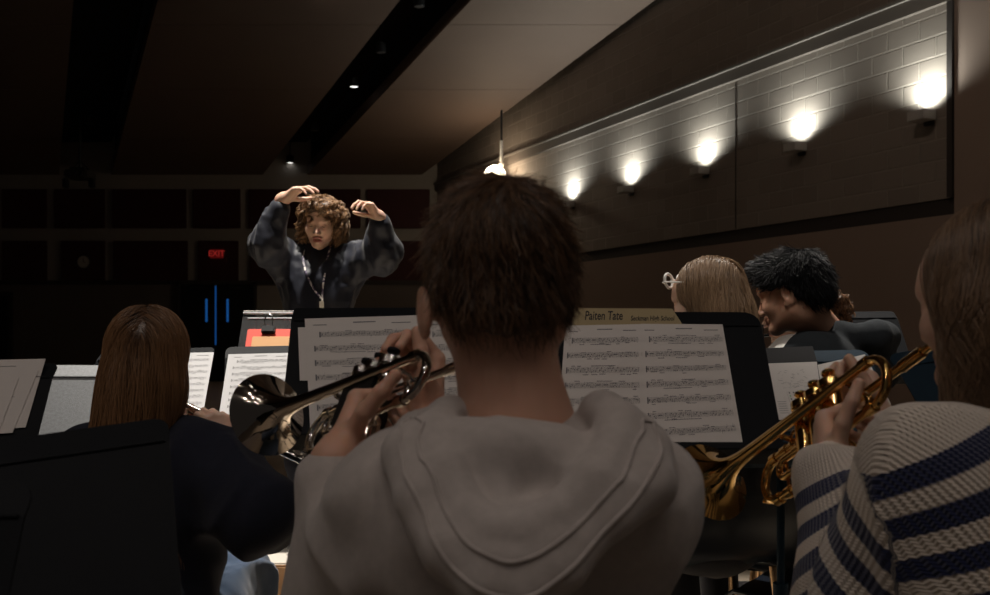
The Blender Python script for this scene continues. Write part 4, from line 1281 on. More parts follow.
def tr_hand(MT, wrist, ydir, zdir):
    """hand frame from trumpet coordinates"""
    R = np.array(MT)[:3, :3]; s_ = np.linalg.norm(R[:, 0]); Rn = R / s_
    o = np.array(MT @ Vector(wrist)); y = Rn @ A(*ydir); z = Rn @ A(*zdir)
    return np.array(frame(o, y, z))

def trumpet_hands(MT, sc=1.02, ds=0.0):
    # left hand: palm on the left of the valves, fingers round the far side, thumb on the near side
    ML_ = tr_hand(MT, (0.200 - ds, 0.060, -0.136 + ds * 1.0), (0.34, -0.18, 0.90), (0.45, 0.85, 0.0))
    hl = hand_sdf(+1, ML_, curls=((58, 62, 30), (66, 66, 30), (70, 62, 30), (66, 58, 30)), thumb=((1, .12, -.15), (.95, .38, -.38), (.75, .62, -.38)), splay=3, sc=sc)
    MR_ = tr_hand(MT, (0.228, -0.076, -0.008), (0.10, 0.30, 0.92), (0.05, -0.95, 0.30))
    hr = hand_sdf(-1, MR_, curls=((52, 62, 28), (55, 60, 26), (58, 58, 26), (62, 70, 30)), thumb=((.55, .70, -.60), (.25, .85, -.50), (.1, .95, -.30)), splay=3, sc=sc)
    return ML_, hl, MR_, hr

# ============ 1. the boy in the grey hoodie ============
def hooded_boy():
    neck = A(.026, 1.06, 1.082)
    J = seat_joints(neck, yaw=math.radians(4), sh=.128, lean=.04, shz=-.078)
    J['head'] = A(.004, 1.085, 1.247); J['Rh'] = rotz(math.radians(6)) @ rotx(math.radians(-4)); J['hs'] = .90; J['neckr'] = .056
    ml, hl, mr, hr = trumpet_hands(MT1)
    J['handL'], J['handR'] = hl, hr
    J['wrL'] = ml[:3, 3].copy() - ml[:3, 1] * .015; J['wrR'] = mr[:3, 3].copy() - mr[:3, 1] * .015
    J['elL'] = A(-.195, 1.20, .86); J['elR'] = A(.12, 1.27, .94)
    J['elR'] = A(.07, 1.33, .90)
    J['shL'] += A(0, .02, .0); J['shR'] += A(-.014, 0, 0)
    o = make_person('person in a grey hoodie with short brown hair, seen from behind playing a silver trumpet', J, SK_boy, LIP, hres=.0032, headkw=dict(ex=.094, ez=-.030))
    m = cloth_mat('grey_fleece', (0.46, 0.41, 0.385), vary=.14, vs=90)
    # hoodie
    J['girth'] = .97
    s = torso_sdf(J, .018, .008, k=.04, wrist_cut=.12)
    N = neck
    s.rc(N + A(-.07, -.01, -.035), N + A(.07, -.01, -.035), .045, .045, .03)
    Yb = .885
    rim = [nP(446, 420, 1.03), nP(434, 434, .985), nP(444, 474, .935), nP(466, 518, .905), nP(494, 536, .89), nP(524, 537, .89), nP(560, 518, .895), nP(596, 486, .91), nP(618, 450, .945), nP(622, 425, .985), nP(604, 411, 1.03)]
    out_ = [nP(418, 432, 1.045), nP(408, 452, .99), nP(424, 500, .935), nP(448, 552, .905), nP(484, 584, Yb), nP(524, 590, Yb), nP(564, 566, .892), nP(608, 518, .912), nP(640, 474, .95), nP(644, 446, 1.0), nP(626, 424, 1.045)]
    # hood body between outer and inner line
    mid = [(a * .5 + b_ * .5) + A(0, .006, 0) for a, b_ in zip(rim, out_)]
    s.chain(mid, [.018] * len(mid), k=.020)
    s.chain(out_, [.020] * len(out_), k=.010)
    s.chain([p + A(0, .012, 0) for p in rim], [.021] * len(rim), k=.005)
    # front part of the collar, around the neck
    s.chain([rim[0], N + A(-.075, .05, -.01), N + A(-.03, .10, -.045), N + A(.03, .10, -.045), N + A(.075, .05, -.01), rim[-1]], [.018] * 6, k=.012)
    # inner pouch of the hood: two folds falling to the middle
    s.rc(nP(462, 440, .985), nP(512, 522, .925), .020, .012, .010)
    s.rc(nP(596, 455, .985), nP(524, 520, .93), .018, .012, .012)
    s.rc(nP(560, 450, .99), nP(520, 500, .96), .016, .012, .010)
    s.rc(nP(500, 446, .968), nP(560, 452, .968), .018, .018, .03)
    s.el(nP(522, 476, .985), (.060, .034, .050), None, .02)
    # hollow at the neck
    s.rc(N + A(.0, .012, .045), N + A(0, .02, .16), .056, .064, .012, '-')
    hd = folds(3, .0100, 16, 46, [J['elL'], J['shL'], J['shR'], A(-.15, .95, .95), A(.17, .95, .93)], .12)
    def disp(X, D):
        v = hd(X, D)
        # sleeve seam groove on the left shoulder and long vertical creases
        a, b_ = nP(345, 470, .955), nP(300, 560, .93)
        return v
    V, Fq = s.polygonize(.0052, disp)
    ho = np_mesh('hoodie', V, Fq, m, o)
    # raised seams of the hood
    b = MB()
    sd = Sdf(); sd.p = s.p
    def seam(pts, dr=.0022, lift=.0006):
        p = np.array([list(q) for q in bez([Vector(x) for x in pts], 8)])
        for _ in range(6):
            e = sd.ev(p) + hd(p, None) - lift; p = p - sd.grad(p) * e[:, None] * .8
        b.tube([Vector(x) for x in p], dr, 6)
    seam([p + A(0, -.012, 0) + (q_ - p) * .38 for p, q_ in zip(rim, out_)])
    seam([p + A(0, -.02, 0) for p in out_])
    b.build('seams', m, ho)
    # jeans
    V, Fq = legs_sdf(J, .012, foot=False).polygonize(.010); np_mesh('jeans', V, Fq, cloth_mat('denim', (.10, .15, .25)), o)
    shoes(J, o, mat('shoe_black', (.03, .03, .03), .5))
    # hair: cap + strands
    c = Sdf(.02); c.el((0, -.020, .042), (.081, .101, .092)); c.el((0, -.066, -.030), (.060, .044, .055)); c.el((0, .03, .075), (.068, .062, .058))
    c.el((.072, -.01, .0), (.014, .045, .045)); c.el((-.070, -.050, .012), (.012, .04, .05))
    c.el((-.096, .005, -.040), (.036, .058, .062), None, .01, '-')
    Mh = M4(J['Rh'], J['head'], J['hs'])
    V, Fq = c.polygonize(.004, lambda X, D: np.where((X[..., 2] < -.070 + .25 * np.abs(X[..., 0])), .05, 0) + vnoise(X * A(1, 1, .4), 120, 4) * .003 + vnoise(X, 45, 7) * .004)
    cap = (xf(Mh, V), Fq)
    rs = np.random.RandomState(2)
    roots = surf_points(c, (0, -.01, .03), 11000, 3, lambda X: (X[:, 2] > -.060 + .2 * np.abs(X[:, 0])) & ~((X[:, 1] > .045) & (X[:, 2] < .06)) & ~((X[:, 0] < -.045) & (X[:, 1] > -.052) & (X[:, 2] < .028)))
    crown = A(.01, -.07, .115)
    def dirf(X, i):
        r = X - crown; r[:, 2] -= .02
        sw = np.cross(np.tile(A(0, -.5, 1.0), (len(X), 1)), r) * .9
        d = r / (np.linalg.norm(r, axis=1, keepdims=True) + 1e-6) + sw * 4
        d[:, 2] -= .45
        ft = X[:, 1] > .02
        d[ft, 2] += .35; d[ft, 0] += .9
        return d
    p = trace(c, roots, dirf, .0058, 7, off0=.001, jit=.002, seed=4, lift=.010)
    p = p + rs.normal(size=(len(p), 1, 3)) * .0012
    k = np.linspace(0, 1, 7)[None, :, None] ** 2
    p = p + rs.normal(size=(len(p), 1, 3)) * k * .007
    p = xf(Mh, p.reshape(-1, 3)).reshape(p.shape)
    hm = hair_mat('hair_brown', (.018, .010, .006), (.22, .115, .055))
    build_hair('hair', o, hm, cap, p, .00042, .00018, seed=1)
    return o, J

# ---------------------------------------------------------------- hair helpers
def long_hair(name, o, Mh, hm, length=.42, n=3000, seed=1, width=1.0, wave=0.0, back=.0, K=22, part=0.0, curt=None, face_open=.03, r=.0006, tail=None, bangs=0):
    c = Sdf(.03)
    c.el((0, -.020, .036), (.084, .104, .094)); c.el((0, -.055, -.05), (.080 * width, .066, .10))
    for q_ in (curt or [((0, -.075, -.08), (0, -.115, -length), .070 * width, .055 * width)]):
        c.rc(*q_, k=.05)
    c.el((0, .085, -.05), (.058, .06, .115), None, .02, '-')
    V, Fq = c.polygonize(.006, lambda X, D: .004 + vnoise(X * A(1, 1, .15), 90, seed) * .003 + np.where(X[..., 2] < -length + .02 * vnoise(X, 60, seed + 3), .05, 0))
    cap = (xf(Mh, V), Fq)
    rs = np.random.RandomState(seed)
    # roots: near the parting and crown plus some all over
    roots = surf_points(c, (0, -.02, .03), n, seed, lambda X: (X[:, 2] > -.02) & ~((X[:, 1] > .055) & (X[:, 2] < .075)))
    top = rs.rand(len(roots)) < .65
    rt = roots[(roots[:, 2] > .05)]
    down = (Rof(Mh).T / (np.linalg.norm(np.array(Mh)[:3, 0]))) @ A(0, 0, -1)
    def dirf(X, i):
        d = np.tile(down, (len(X), 1)) * 1.0
        hi = np.clip((X[:, 2] - .05) / .06, 0, 1)
        side = np.sign(X[:, 0] - part + 1e-5)
        d[:, 0] += side * hi * 1.3; d[:, 1] -= hi * .5
        lo = X[:, 2] < -.08
        d[lo, 0] *= .2
        fr = (X[:, 1] > .03) & (X[:, 2] < .05)
        d[fr, 1] -= .5
        if wave:
            ph = rs_ph
            d[:, 0] += wave * np.sin(X[:, 2] * 55 + ph) * (X[:, 2] < 0); d[:, 1] += wave * np.cos(X[:, 2] * 47 + ph) * (X[:, 2] < 0)
        return d
    rs_ph = np.floor(rs.rand(len(roots)) * 5) * 1.3
    p = trace(c, roots, dirf, (length + .10) / K, K, off0=.0015, jit=.0025, seed=seed, lift=.003)
    # stop strands at the hair's end
    zc = -length + rs.normal(size=len(p)) * .02
    for k in range(1, K):
        m = p[:, k, 2] < zc
        p[m, k] = p[m, k - 1] + (p[m, k - 1] - p[m, max(k - 2, 0)]) * .05
    p = p + rs.normal(size=(len(p), 1, 3)) * .0012
    p = xf(Mh, p.reshape(-1, 3)).reshape(p.shape)
    return build_hair(name, o, hm, cap, p, r, r * .6, seed=seed)

def curls(name, o, Mh, hm, sdf, n, seed, cond=None, K=18, step=.008, rad=.006, turns=2.0, r=.0008, lift=.012, center=(0, -.02, .03), dirv=None):
    rs = np.random.RandomState(seed)
    roots = surf_points(sdf, center, n, seed, cond)
    def dirf(X, i):
        d = X - np.array(center); d[:, 2] -= .13; 
        if dirv is not None: d = d * .3 + np.array(dirv) * .15
        return d / np.linalg.norm(d, axis=1, keepdims=True)
    p = trace(sdf, roots, dirf, step, K, off0=.0, jit=.003, seed=seed, lift=lift)
    nc = max(20, len(p) // 14)
    lead = rs.choice(len(p), nc, replace=False)
    own = np.argmin(((p[:, None, 0] - p[lead][None, :, 0]) ** 2).sum(-1), 1)
    tt = np.linspace(0, 1, K)[None, :, None]
    p = p + (p[lead][own] - p) * np.minimum(tt * 2.0, .80)
    T = np.gradient(p, axis=1); T /= np.maximum(np.linalg.norm(T, axis=-1, keepdims=True), 1e-9)
    ref = rs.normal(size=(nc, 1, 3))[own]; a_ = ref - (ref * T).sum(-1, keepdims=True) * T; a_ /= np.linalg.norm(a_, axis=-1, keepdims=True); b_ = np.cross(T, a_)
    th = tt * turns * 6.28 * rs.uniform(.8, 1.2, (nc, 1, 1))[own] + rs.uniform(-.25, .25, (len(p), 1, 1))
    amp = rad * np.minimum(np.linspace(0, 3, K), 1)[None, :, None] * rs.uniform(.7, 1.3, (nc, 1, 1))[own]
    p = p + (np.cos(th) * a_ + np.sin(th) * b_) * amp + rs.normal(size=(len(p), 1, 3)) * .001
    V, Fq = sdf.polygonize(.006, lambda X, D: .006 + vnoise(X, 130, seed) * .005)
    cap = (xf(Mh, V), Fq)
    p = xf(Mh, p.reshape(-1, 3)).reshape(p.shape)
    return build_hair(name, o, hm, cap, p, r, r * .5, seed=seed)

BOY, JB = hooded_boy()

# ============ 2. conductor ============
def conductor():
    Yc = 4.42
    neck = nP(322, 256, Yc)
    J = seat_joints(neck, yaw=math.radians(180 - 8), sh=.150, lean=0.0, shz=-.045, tl=.50, stand=True)
    J['girth'] = 1.0; J['floor'] = .2
    J['head'] = nP(321.5, 223, Yc - .06); J['hs'] = .95
    J['Rh'] = rotz(math.radians(180 - 4)) @ rotx(math.radians(-14)) @ roty(math.radians(-3)); J['neckr'] = .046
    # her right is image left
    J['elR'] = nP(268, 243, Yc - .16); J['elL'] = nP(384, 252, Yc - .16)
    wR = nP(283, 199, Yc - .22); wL = nP(379, 217, Yc - .26)
    hR = np.array(frame(wR, A(.80, -.10, .50), A(-.45, .15, .85))); hL = np.array(frame(wL, A(-.60, -.30, .72), A(.45, .40, .70)))
    J['handR'] = hand_sdf(-1, hR, curls=((18, 25, 15), (24, 25, 15), (30, 28, 15), (34, 30, 15)), thumb=((.6, .7, -.4), (.45, .85, -.4), (.3, .9, -.3)), splay=6, sc=.92)
    J['handL'] = hand_sdf(+1, hL, curls=((36, 40, 20), (40, 42, 20), (46, 44, 20), (50, 40, 20)), thumb=((.6, .7, -.6), (.4, .8, -.6), (.2, .9, -.5)), splay=8, sc=.84)
    J['hwR'], J['hwL'] = wR, wL; J['wrR'] = wR + (J['elR'] - wR) * .22; J['wrL'] = wL + (J['elL'] - wL) * .20
    o = make_person('person conducting with both arms raised, curly brown hair and dark navy sweater', J, SK_pale, LIP, headkw=dict(mouth=.006), hres=.0032, res_hand=.0028)
    face_bits(J, o, mat('brow_brown', (.10, .055, .03), .7), DARKH)
    m = mat('navy_velour', (.004, .006, .016), .55, vary=.2, vscale=30, bump=.3, bscale=300, sheen=.12)
    s = torso_sdf(J, .024, .006, k=.05)
    s.rc(neck + A(0, 0, -.03), neck + A(0, -.005, .012), .062, .054, .02)
    hd = folds(11, .014, 26, 60, [J['elL'], J['elR'], J['shL'], J['shR'], J['belly']], .16)
    V, Fq = s.polygonize(.008, hd); sw = np_mesh('sweater', V, Fq, m, o)
    s2 = Sdf(.01)
    for n_ in 'LR':
        w = J['wr' + n_]; d = (w - J['el' + n_]); d /= np.linalg.norm(d); s2.rc(w - d * .03, w + d * .012, .037, .033); V, Fq = s2.polygonize(.005, folds(5, .003, 60, 90)); np_mesh('cuff', V, Fq, m, sw); s2 = Sdf(.01)
    mp = cloth_mat('navy_trousers', (.012, .013, .022))
    V, Fq = legs_sdf(J, .022, foot=False).polygonize(.012, folds(7, .005)); np_mesh('trousers', V, Fq, mp, o)
    shoes(J, o, mat('shoe_black', (.03, .03, .03), .5))
    # wrist bands on her left wrist (image right)
    d = (wL - J['elL']); d /= np.linalg.norm(d); b = MB(); b.tube([wL - d * .030, wL - d * .018], .030, 16); b.build('wristband', mat('black_plastic', (.01, .01, .011), .4), o)
    # lanyard
    b = MB(); f = J['R'] @ A(0, 1, 0)
    sd = Sdf(); sd.p = s.p
    ends = nP(331, 298, Yc - .2)
    for sx in (-1, 1):
        pts = [neck + J['R'] @ A(sx * .048, -.02, .035), neck + J['R'] @ A(sx * .050, .05, -.01), neck + J['R'] @ A(sx * .038 - .012, .10, -.09), neck + J['R'] @ A(sx * .018 - .032, .14, -.16), neck + J['R'] @ A(-.052, .15, -.205)]
        p = np.array([list(q) for q in bez([Vector(x) for x in pts], 6)])
        for _ in range(8):
            e = sd.ev(p) - .012; g = sd.grad(p); p = p - g * e[:, None] * .8
        b.tube([Vector(x) for x in p], .0045, 6, flat=.5)
    m_lan = bpy.data.materials.new('lanyard_print'); m_lan.use_nodes = True
    nt = m_lan.node_tree; bs = nt.nodes['Principled BSDF']; tc = nt.nodes.new('ShaderNodeTexCoord'); vo = nt.nodes.new('ShaderNodeTexVoronoi'); vo.inputs['Scale'].default_value = 90
    cr = nt.nodes.new('ShaderNodeValToRGB'); cr.color_ramp.elements[0].color = (.75, .72, .68, 1); cr.color_ramp.elements[1].color = (.08, .06, .12, 1); cr.color_ramp.elements[0].position = .35; cr.color_ramp.elements[1].position = .55
    nt.links.new(tc.outputs['Object'], vo.inputs['Vector']); nt.links.new(vo.outputs['Color'], cr.inputs['Fac']); nt.links.new(cr.outputs['Color'], bs.inputs['Base Color'])
    la = b.build('lanyard', m_lan, o)
    b = MB(); e = Vector(p[-1]); fv = Vector(f) * .012
    b.bbox(e + fv + Vector((0, 0, -.022)), (.020, .004, .030), .002); b.tube([e, e + fv + Vector((0, 0, -.008))], .003, 6); b.bbox(e + fv + Vector((.006, 0, -.048)), (.010, .004, .022), .002)
    b.build('charm', mat('charm_white', (.85, .82, .75), .3), la)
    # curly hair
    c = Sdf(.03); c.el((0, -.022, .040), (.094, .108, .092)); c.el((.072, -.015, -.025), (.036, .058, .080)); c.el((-.072, -.015, -.025), (.036, .058, .080)); c.el((0, -.07, -.03), (.08, .05, .09))
    c.el((0, .100, -.045), (.054, .070, .085), None, .02, '-'); c.el((.03, .052, .080), (.040, .046, .036)); c.el((-.03, .052, .080), (.040, .046, .036))
    Mh = M4(J['Rh'], J['head'], J['hs'])
    hm = hair_mat('hair_curly_brown', (.06, .028, .014), (.46, .26, .12), .4)
    curls('hair', o, Mh, hm, c, 2400, 3, lambda X: (X[:, 2] > -.10) & ~((X[:, 1] > .055) & (X[:, 2] < .08)), K=20, step=.0055, rad=.010, turns=2.2, r=.0010, lift=.020)
    return o, J
CON, JC = conductor()

# ============ 3. flutist with long brown hair ============
def flutist():
    neck = A(-.70, 1.95, .985)
    J = seat_joints(neck, yaw=math.radians(-12), sh=.125, lean=.02, shz=-.065, tl=.44)
    J['girth'] = .88
    J['head'] = A(-.715, 1.985, 1.128); J['hs'] = .93; J['Rh'] = rotz(math.radians(12)); J['neckr'] = .046
    fa, fb = P(146, 388, 2.08), P(345, 480, 1.98)
    d = (fb - fa).normalized()
    J['elR'] = nP(256, 514, 1.80); J['elL'] = A(-.90, 2.08, .80)
    pr = fa.lerp(fb, .34); pl = fa.lerp(fb, .20)
    wR = np.array(pr) + A(.050, -.050, -.060); wL = np.array(pl) + A(-.03, .07, -.07)
    hR = np.array(frame(wR, A(-.42, .25, .85), A(.55, -.75, .45))); hL = np.array(frame(wL, A(.1, -.45, .85), A(-.3, .9, .3)))
    J['handR'] = hand_sdf(-1, hR, curls=((48, 50, 25),) * 4, splay=2, sc=.85); J['handL'] = hand_sdf(+1, hL, curls=((48, 50, 25),) * 4, splay=2, sc=.85)
    J['wrR'], J['wrL'] = wR, wL
    J['hipR'] += A(0, 0, .03); J['knR'] = nP(236, 578, 2.26); J['anR'] = A(-.62, 2.42, .10); J['toeR'] = A(-.60, 2.56, .04)
    o = make_person('person with long straight brown hair and dark sweatshirt playing the flute', J, SK_pale, LIP, headkw=dict(ears=False))
    m = cloth_mat('navy_sweatshirt', (.016, .018, .030), vary=.2)
    V, Fq = torso_sdf(J, .022, .014, k=.045, wrist_cut=.18).polygonize(.007, folds(21, .009, 20, 50, [J['elR'], J['shR']], .15)); np_mesh('sweatshirt', V, Fq, m, o)
    V, Fq = legs_sdf(J, .012, foot=False).polygonize(.008, folds(23, .014, 24, 60, [J['knR'], J['hipR']], .2)); np_mesh('jeans', V, Fq, cloth_mat('denim_blue', (.065, .10, .165), vary=.25, vs=40), o)
    shoes(J, o, mat('shoe_white', (.6, .6, .6), .5))
    Mh = M4(J['Rh'], J['head'], J['hs'])
    long_hair('hair', o, Mh, hair_mat('hair_long_brown', (.060, .028, .013), (.27, .14, .065), .33), length=.40, n=4200, seed=3, width=1.05, K=24, r=.0007,
              curt=[((-.01, -.075, -.05), (-.025, -.115, -.24), .066, .062), ((-.025, -.115, -.24), (.045, -.12, -.42), .062, .050), ((-.03, -.09, -.10), (-.100, -.12, -.34), .045, .045)])
    # flute
    fl = empty('flute', 'silver flute pointing down to the right, held by the long haired player', 'flute', (0, 0, 0))
    M_fl = mat('flute_silver', (.70, .66, .62), .2, metal=1.0)
    b = MB(); b.tube([fa - d * .04, fb], .0095, 14); b.tube([fa + d * .17, fa + d * .185], .0115, 14); b.build('body', M_fl, fl)
    b = MB(); up = Vector((0, -.3, 1)); up = (up - d * up.dot(d)).normalized(); sd_ = d.cross(up)
    for k in range(15):
        c_ = fa + d * (.21 + k * .0185) + up * .0115 + sd_ * (.002 if k % 2 else -.002)
        b.tube([c_, c_ + up * .003], .0078, 10)
    b.build('keys', M_fl, fl)
    b = MB(); b.tube([fa + d * .20 + up * .008 - sd_ * .011, fb - d * .05 + up * .008 - sd_ * .011], .0022, 6); b.tube([fa + d * .2 + up * .008 + sd_ * .011, fb - d * .10 + up * .008 + sd_ * .011], .0018, 6); b.build('key_rods', M_fl, fl)
    b = MB(); b.bbox(fa + up * .009, (.04, .024, .005), .002); b.build('lip_plate', M_fl, fl)
    return o, J
FLU, JF = flutist()

# ============ 4. light brown haired player with white glasses ============
def glasses_player():
    neck = nP(712, 358, 2.56)
    J = seat_joints(neck, yaw=math.radians(35), sh=.135, lean=.02, tl=.44)
    J['girth'] = .88
    J['head'] = nP(706, 302, 2.56); J['hs'] = .92; J['Rh'] = rotz(math.radians(50)) @ rotx(math.radians(-8)); J['neckr'] = .046
    J['elR'] = neck + A(.12, .20, -.28); J['elL'] = neck + A(-.22, .05, -.28)
    wR = neck + A(-.06, .32, -.16); wL = neck + A(-.25, .24, -.10)
    J['wrR'], J['wrL'] = wR, wL
    J['handR'] = hand_sdf(-1, np.array(frame(wR, A(-.6, .2, .6), A(.3, -.2, .9))), curls=((45, 40, 20),) * 4, sc=.85)
    J['handL'] = hand_sdf(+1, np.array(frame(wL, A(.2, .3, .9), A(-.8, .5, .1))), curls=((45, 40, 20),) * 4, sc=.85)
    o = make_person('person with straight light brown hair and white rimmed glasses, turned away', J, SK_pale, LIP, headkw=dict(ears=False))
    V, Fq = torso_sdf(J, .022, .012, wrist_cut=.1).polygonize(.010, folds(31, .007)); np_mesh('sweater', V, Fq, cloth_mat('dark_sweater', (.03, .028, .03)), o)
    V, Fq = legs_sdf(J, .012, foot=False).polygonize(.012); np_mesh('trousers', V, Fq, cloth_mat('dark_trousers', (.02, .02, .024)), o)
    shoes(J, o, mat('shoe_white', (.6, .6, .6), .5))
    Mh = M4(J['Rh'], J['head'], J['hs'])
    long_hair('hair', o, Mh, hair_mat('hair_light_brown', (.13, .075, .04), (.36, .235, .14), .36), length=.36, n=2600, seed=8, width=1.0, K=20, r=.0009,
              curt=[((.0, -.075, -.05), (-.005, -.12, -.36), .057, .050), ((.045, -.03, -.06), (.05, -.03, -.30), .030, .026)])
    g = empty('glasses', 'round white framed glasses on the light brown haired player', 'glasses', (0, 0, 0))
    b = MB(); R_ = J['Rh']
    for x in (-1, 1):
        ring = [Vector(J['head'] + R_ @ (A(x * .034 + .021 * math.cos(a), .084, .070 + .019 * math.sin(a)))) for a in [k * math.pi / 10 for k in range(21)]]
        b.tube(ring, .0042, 8)
    b.tube([Vector(J['head'] + R_ @ A(-.013, .088, .074)), Vector(J['head'] + R_ @ A(.013, .088, .074))], .0028, 6)
    b.build('frame', mat('white_plastic', (.88, .86, .82), .3), g)
    b = MB()
    for x in (-1, 1): b.tube([Vector(J['head'] + R_ @ A(x * .055, .092, .066)), Vector(J['head'] + R_ @ A(x * .066, .07, .064)), Vector(J['head'] + R_ @ A(x * .070, .0, .050))], .0022, 6)
    b.build('temples', mat('white_plastic', (.88, .86, .82), .3), g)
    return o, J
GLA, JG = glasses_player()

# ============ 5. black haired clarinet player ============
def clarinetist():
    neck = nP(836, 348, 2.68)
    J = seat_joints(neck, yaw=math.radians(55), sh=.155, lean=.0, tl=.50)
    J['head'] = nP(791, 294, 2.58); J['hs'] = .88; J['Rh'] = rotz(math.radians(58)) @ rotx(math.radians(-15)); J['neckr'] = .052
    J['elR'] = neck + A(.05, .16, -.30); J['elL'] = neck + A(-.20, -.14, -.28)
    mo = np.array(J['head']) + J['Rh'] @ A(0, .098, -.066)
    end = nP(742, 420, 2.35)
    d = end - mo; d /= np.linalg.norm(d)
    pr, pl = mo + d * .42, mo + d * .26
    wR = pr + A(.07, .05, -.03); wL = pl + A(.05, -.07, -.05)
    J['wrR'], J['wrL'] = wR, wL
    J['handR'] = hand_sdf(-1, np.array(frame(wR, A(-.9, -.4, .2), A(.2, .7, .6))), curls=((50, 45, 25),) * 4, sc=.95)
    J['handL'] = hand_sdf(+1, np.array(frame(wL, A(-.8, .5, .3), A(-.4, -.8, .3))), curls=((50, 45, 25),) * 4, sc=.95)
    o = make_person('person with thick black hair and black jacket, looking down over a clarinet', J, SK_warm, LIPD, hres=.0032)
    face_bits(J, o, DARKH, DARKH)
    m = cloth_mat('black_jacket', (.022, .026, .030), vary=.2)
    s = torso_sdf(J, .026, .016, k=.045, wrist_cut=.1); R = J['R']
    hood = [neck + R @ A(-.085, .05, .02), neck + R @ A(-.095, -.04, .035), neck + R @ A(-.05, -.115, .03), neck + R @ A(.05, -.115, .03), neck + R @ A(.095, -.04, .035), neck + R @ A(.085, .05, .02)]
    s.chain(hood, [.022, .030, .036, .036, .030, .022], k=.025); s.rc(neck + R @ A(0, -.11, -.06), neck + R @ A(0, -.10, .0), .06, .05, .03)
    s.rc(neck + A(0, 0, .02), neck + (J['head'] - neck) * .8, .058, .06, .01, '-')
    V, Fq = s.polygonize(.007, folds(41, .008, 20, 50, [J['elL'], J['shL'], neck], .15)); np_mesh('jacket', V, Fq, m, o)
    V, Fq = legs_sdf(J, .014, foot=False).polygonize(.012); np_mesh('trousers', V, Fq, cloth_mat('dark_trousers', (.02, .02, .024)), o)
    shoes(J, o, mat('shoe_black', (.03, .03, .03), .5))
    c = Sdf(.025); c.el((0, -.022, .042), (.082, .100, .086)); c.el((0, -.070, -.012), (.066, .045, .060)); c.el((0, .060, .086), (.058, .044, .032))
    c.el((.060, .015, .050), (.022, .05, .032)); c.el((-.060, .015, .050), (.022, .05, .032))
    for x in (-1, 1): c.el((x * .084, .020, -.030), (.032, .056, .055), None, .008, '-')
    c.el((0, .110, -.010), (.070, .050, .060), None, .008, '-')
    Mh = M4(J['Rh'], J['head'], J['hs'])
    V, Fq = c.polygonize(.005, lambda X, D: .003 + vnoise(X, 90, 6) * .004 + np.where(X[..., 2] < -.058, .05, 0)); cap = (xf(Mh, V), Fq)
    roots = surf_points(c, (0, -.01, .04), 5500, 9, lambda X: (X[:, 2] > -.05) & ~((X[:, 1] > .05) & (X[:, 2] < .055)) & ~((np.abs(X[:, 0]) > .045) & (X[:, 1] > -.025) & (X[:, 2] < .028)))
    crown = A(0, -.06, .12)
    def dirf(X, i):
        r_ = X - crown; d_ = r_ / (np.linalg.norm(r_, axis=1, keepdims=True) + 1e-6); d_[:, 2] -= .25; d_[X[:, 1] > .02, 1] += .6; return d_
    p = trace(c, roots, dirf, .0065, 7, off0=.001, jit=.003, seed=5, lift=.012)
    rs = np.random.RandomState(4); clump = rs.normal(size=(60, 3)); ci = np.argmax(p[:, 0] @ clump.T + 0 * 1, 1)
    p = p + (rs.normal(size=(len(p), 1, 3)) * .006 + clump[ci][:, None] * .004) * (np.linspace(0, 1, 7)[None, :, None] ** 2)
    p = xf(Mh, p.reshape(-1, 3)).reshape(p.shape)
    build_hair('hair', o, hair_mat('hair_black', (.004, .004, .005), (.008, .008, .010), .5, .22), cap, p, .0009, .0004, seed=2)
    cl = empty('clarinet', 'black clarinet with silver rings at the black haired player\'s mouth', 'clarinet', (0, 0, 0))
    Mc = Matrix.Translation(Vector(mo - d * .008)) @ Vector(d).to_track_quat('X', 'Z').to_matrix().to_4x4()
    b = MB(); b.lathe([(0, .003), (.02, .007), (.055, .011), (.085, .0125)], 16, M=Mc, capa=True); b.build('mouthpiece', mat('ebonite', (.012, .012, .013), .25), cl)
    b = MB(); b.lathe([(.085, .0135), (.10, .0155), (.13, .015), (.15, .0138), (.36, .0138), (.58, .0145), (.62, .020), (.655, .034), (.657, .031)], 18, M=Mc); b.build('body', mat('ebonite', (.012, .012, .013), .25), cl)
    b = MB()
    for x_ in (.084, .148, .36, .56): b.tube([Mc @ Vector((x_, 0, 0)), Mc @ Vector((x_ + .006, 0, 0))], .0172, 16)
    b.build('rings', M_chrome, cl)
    b = MB()
    for k in range(9):
        if k != 3: b.tube([Mc @ Vector((.19 + k * .036, 0.0, .013)), Mc @ Vector((.19 + k * .036, 0.0, .019))], .008, 10)
    b.tube([Mc @ Vector((.17, .012, .012)), Mc @ Vector((.5, .012, .012))], .002, 6); b.tube([Mc @ Vector((.17, -.012, .012)), Mc @ Vector((.5, -.012, .012))], .002, 6)
    b.build('keys', M_chrome, cl)
    return o, J
CLA, JK = clarinetist()

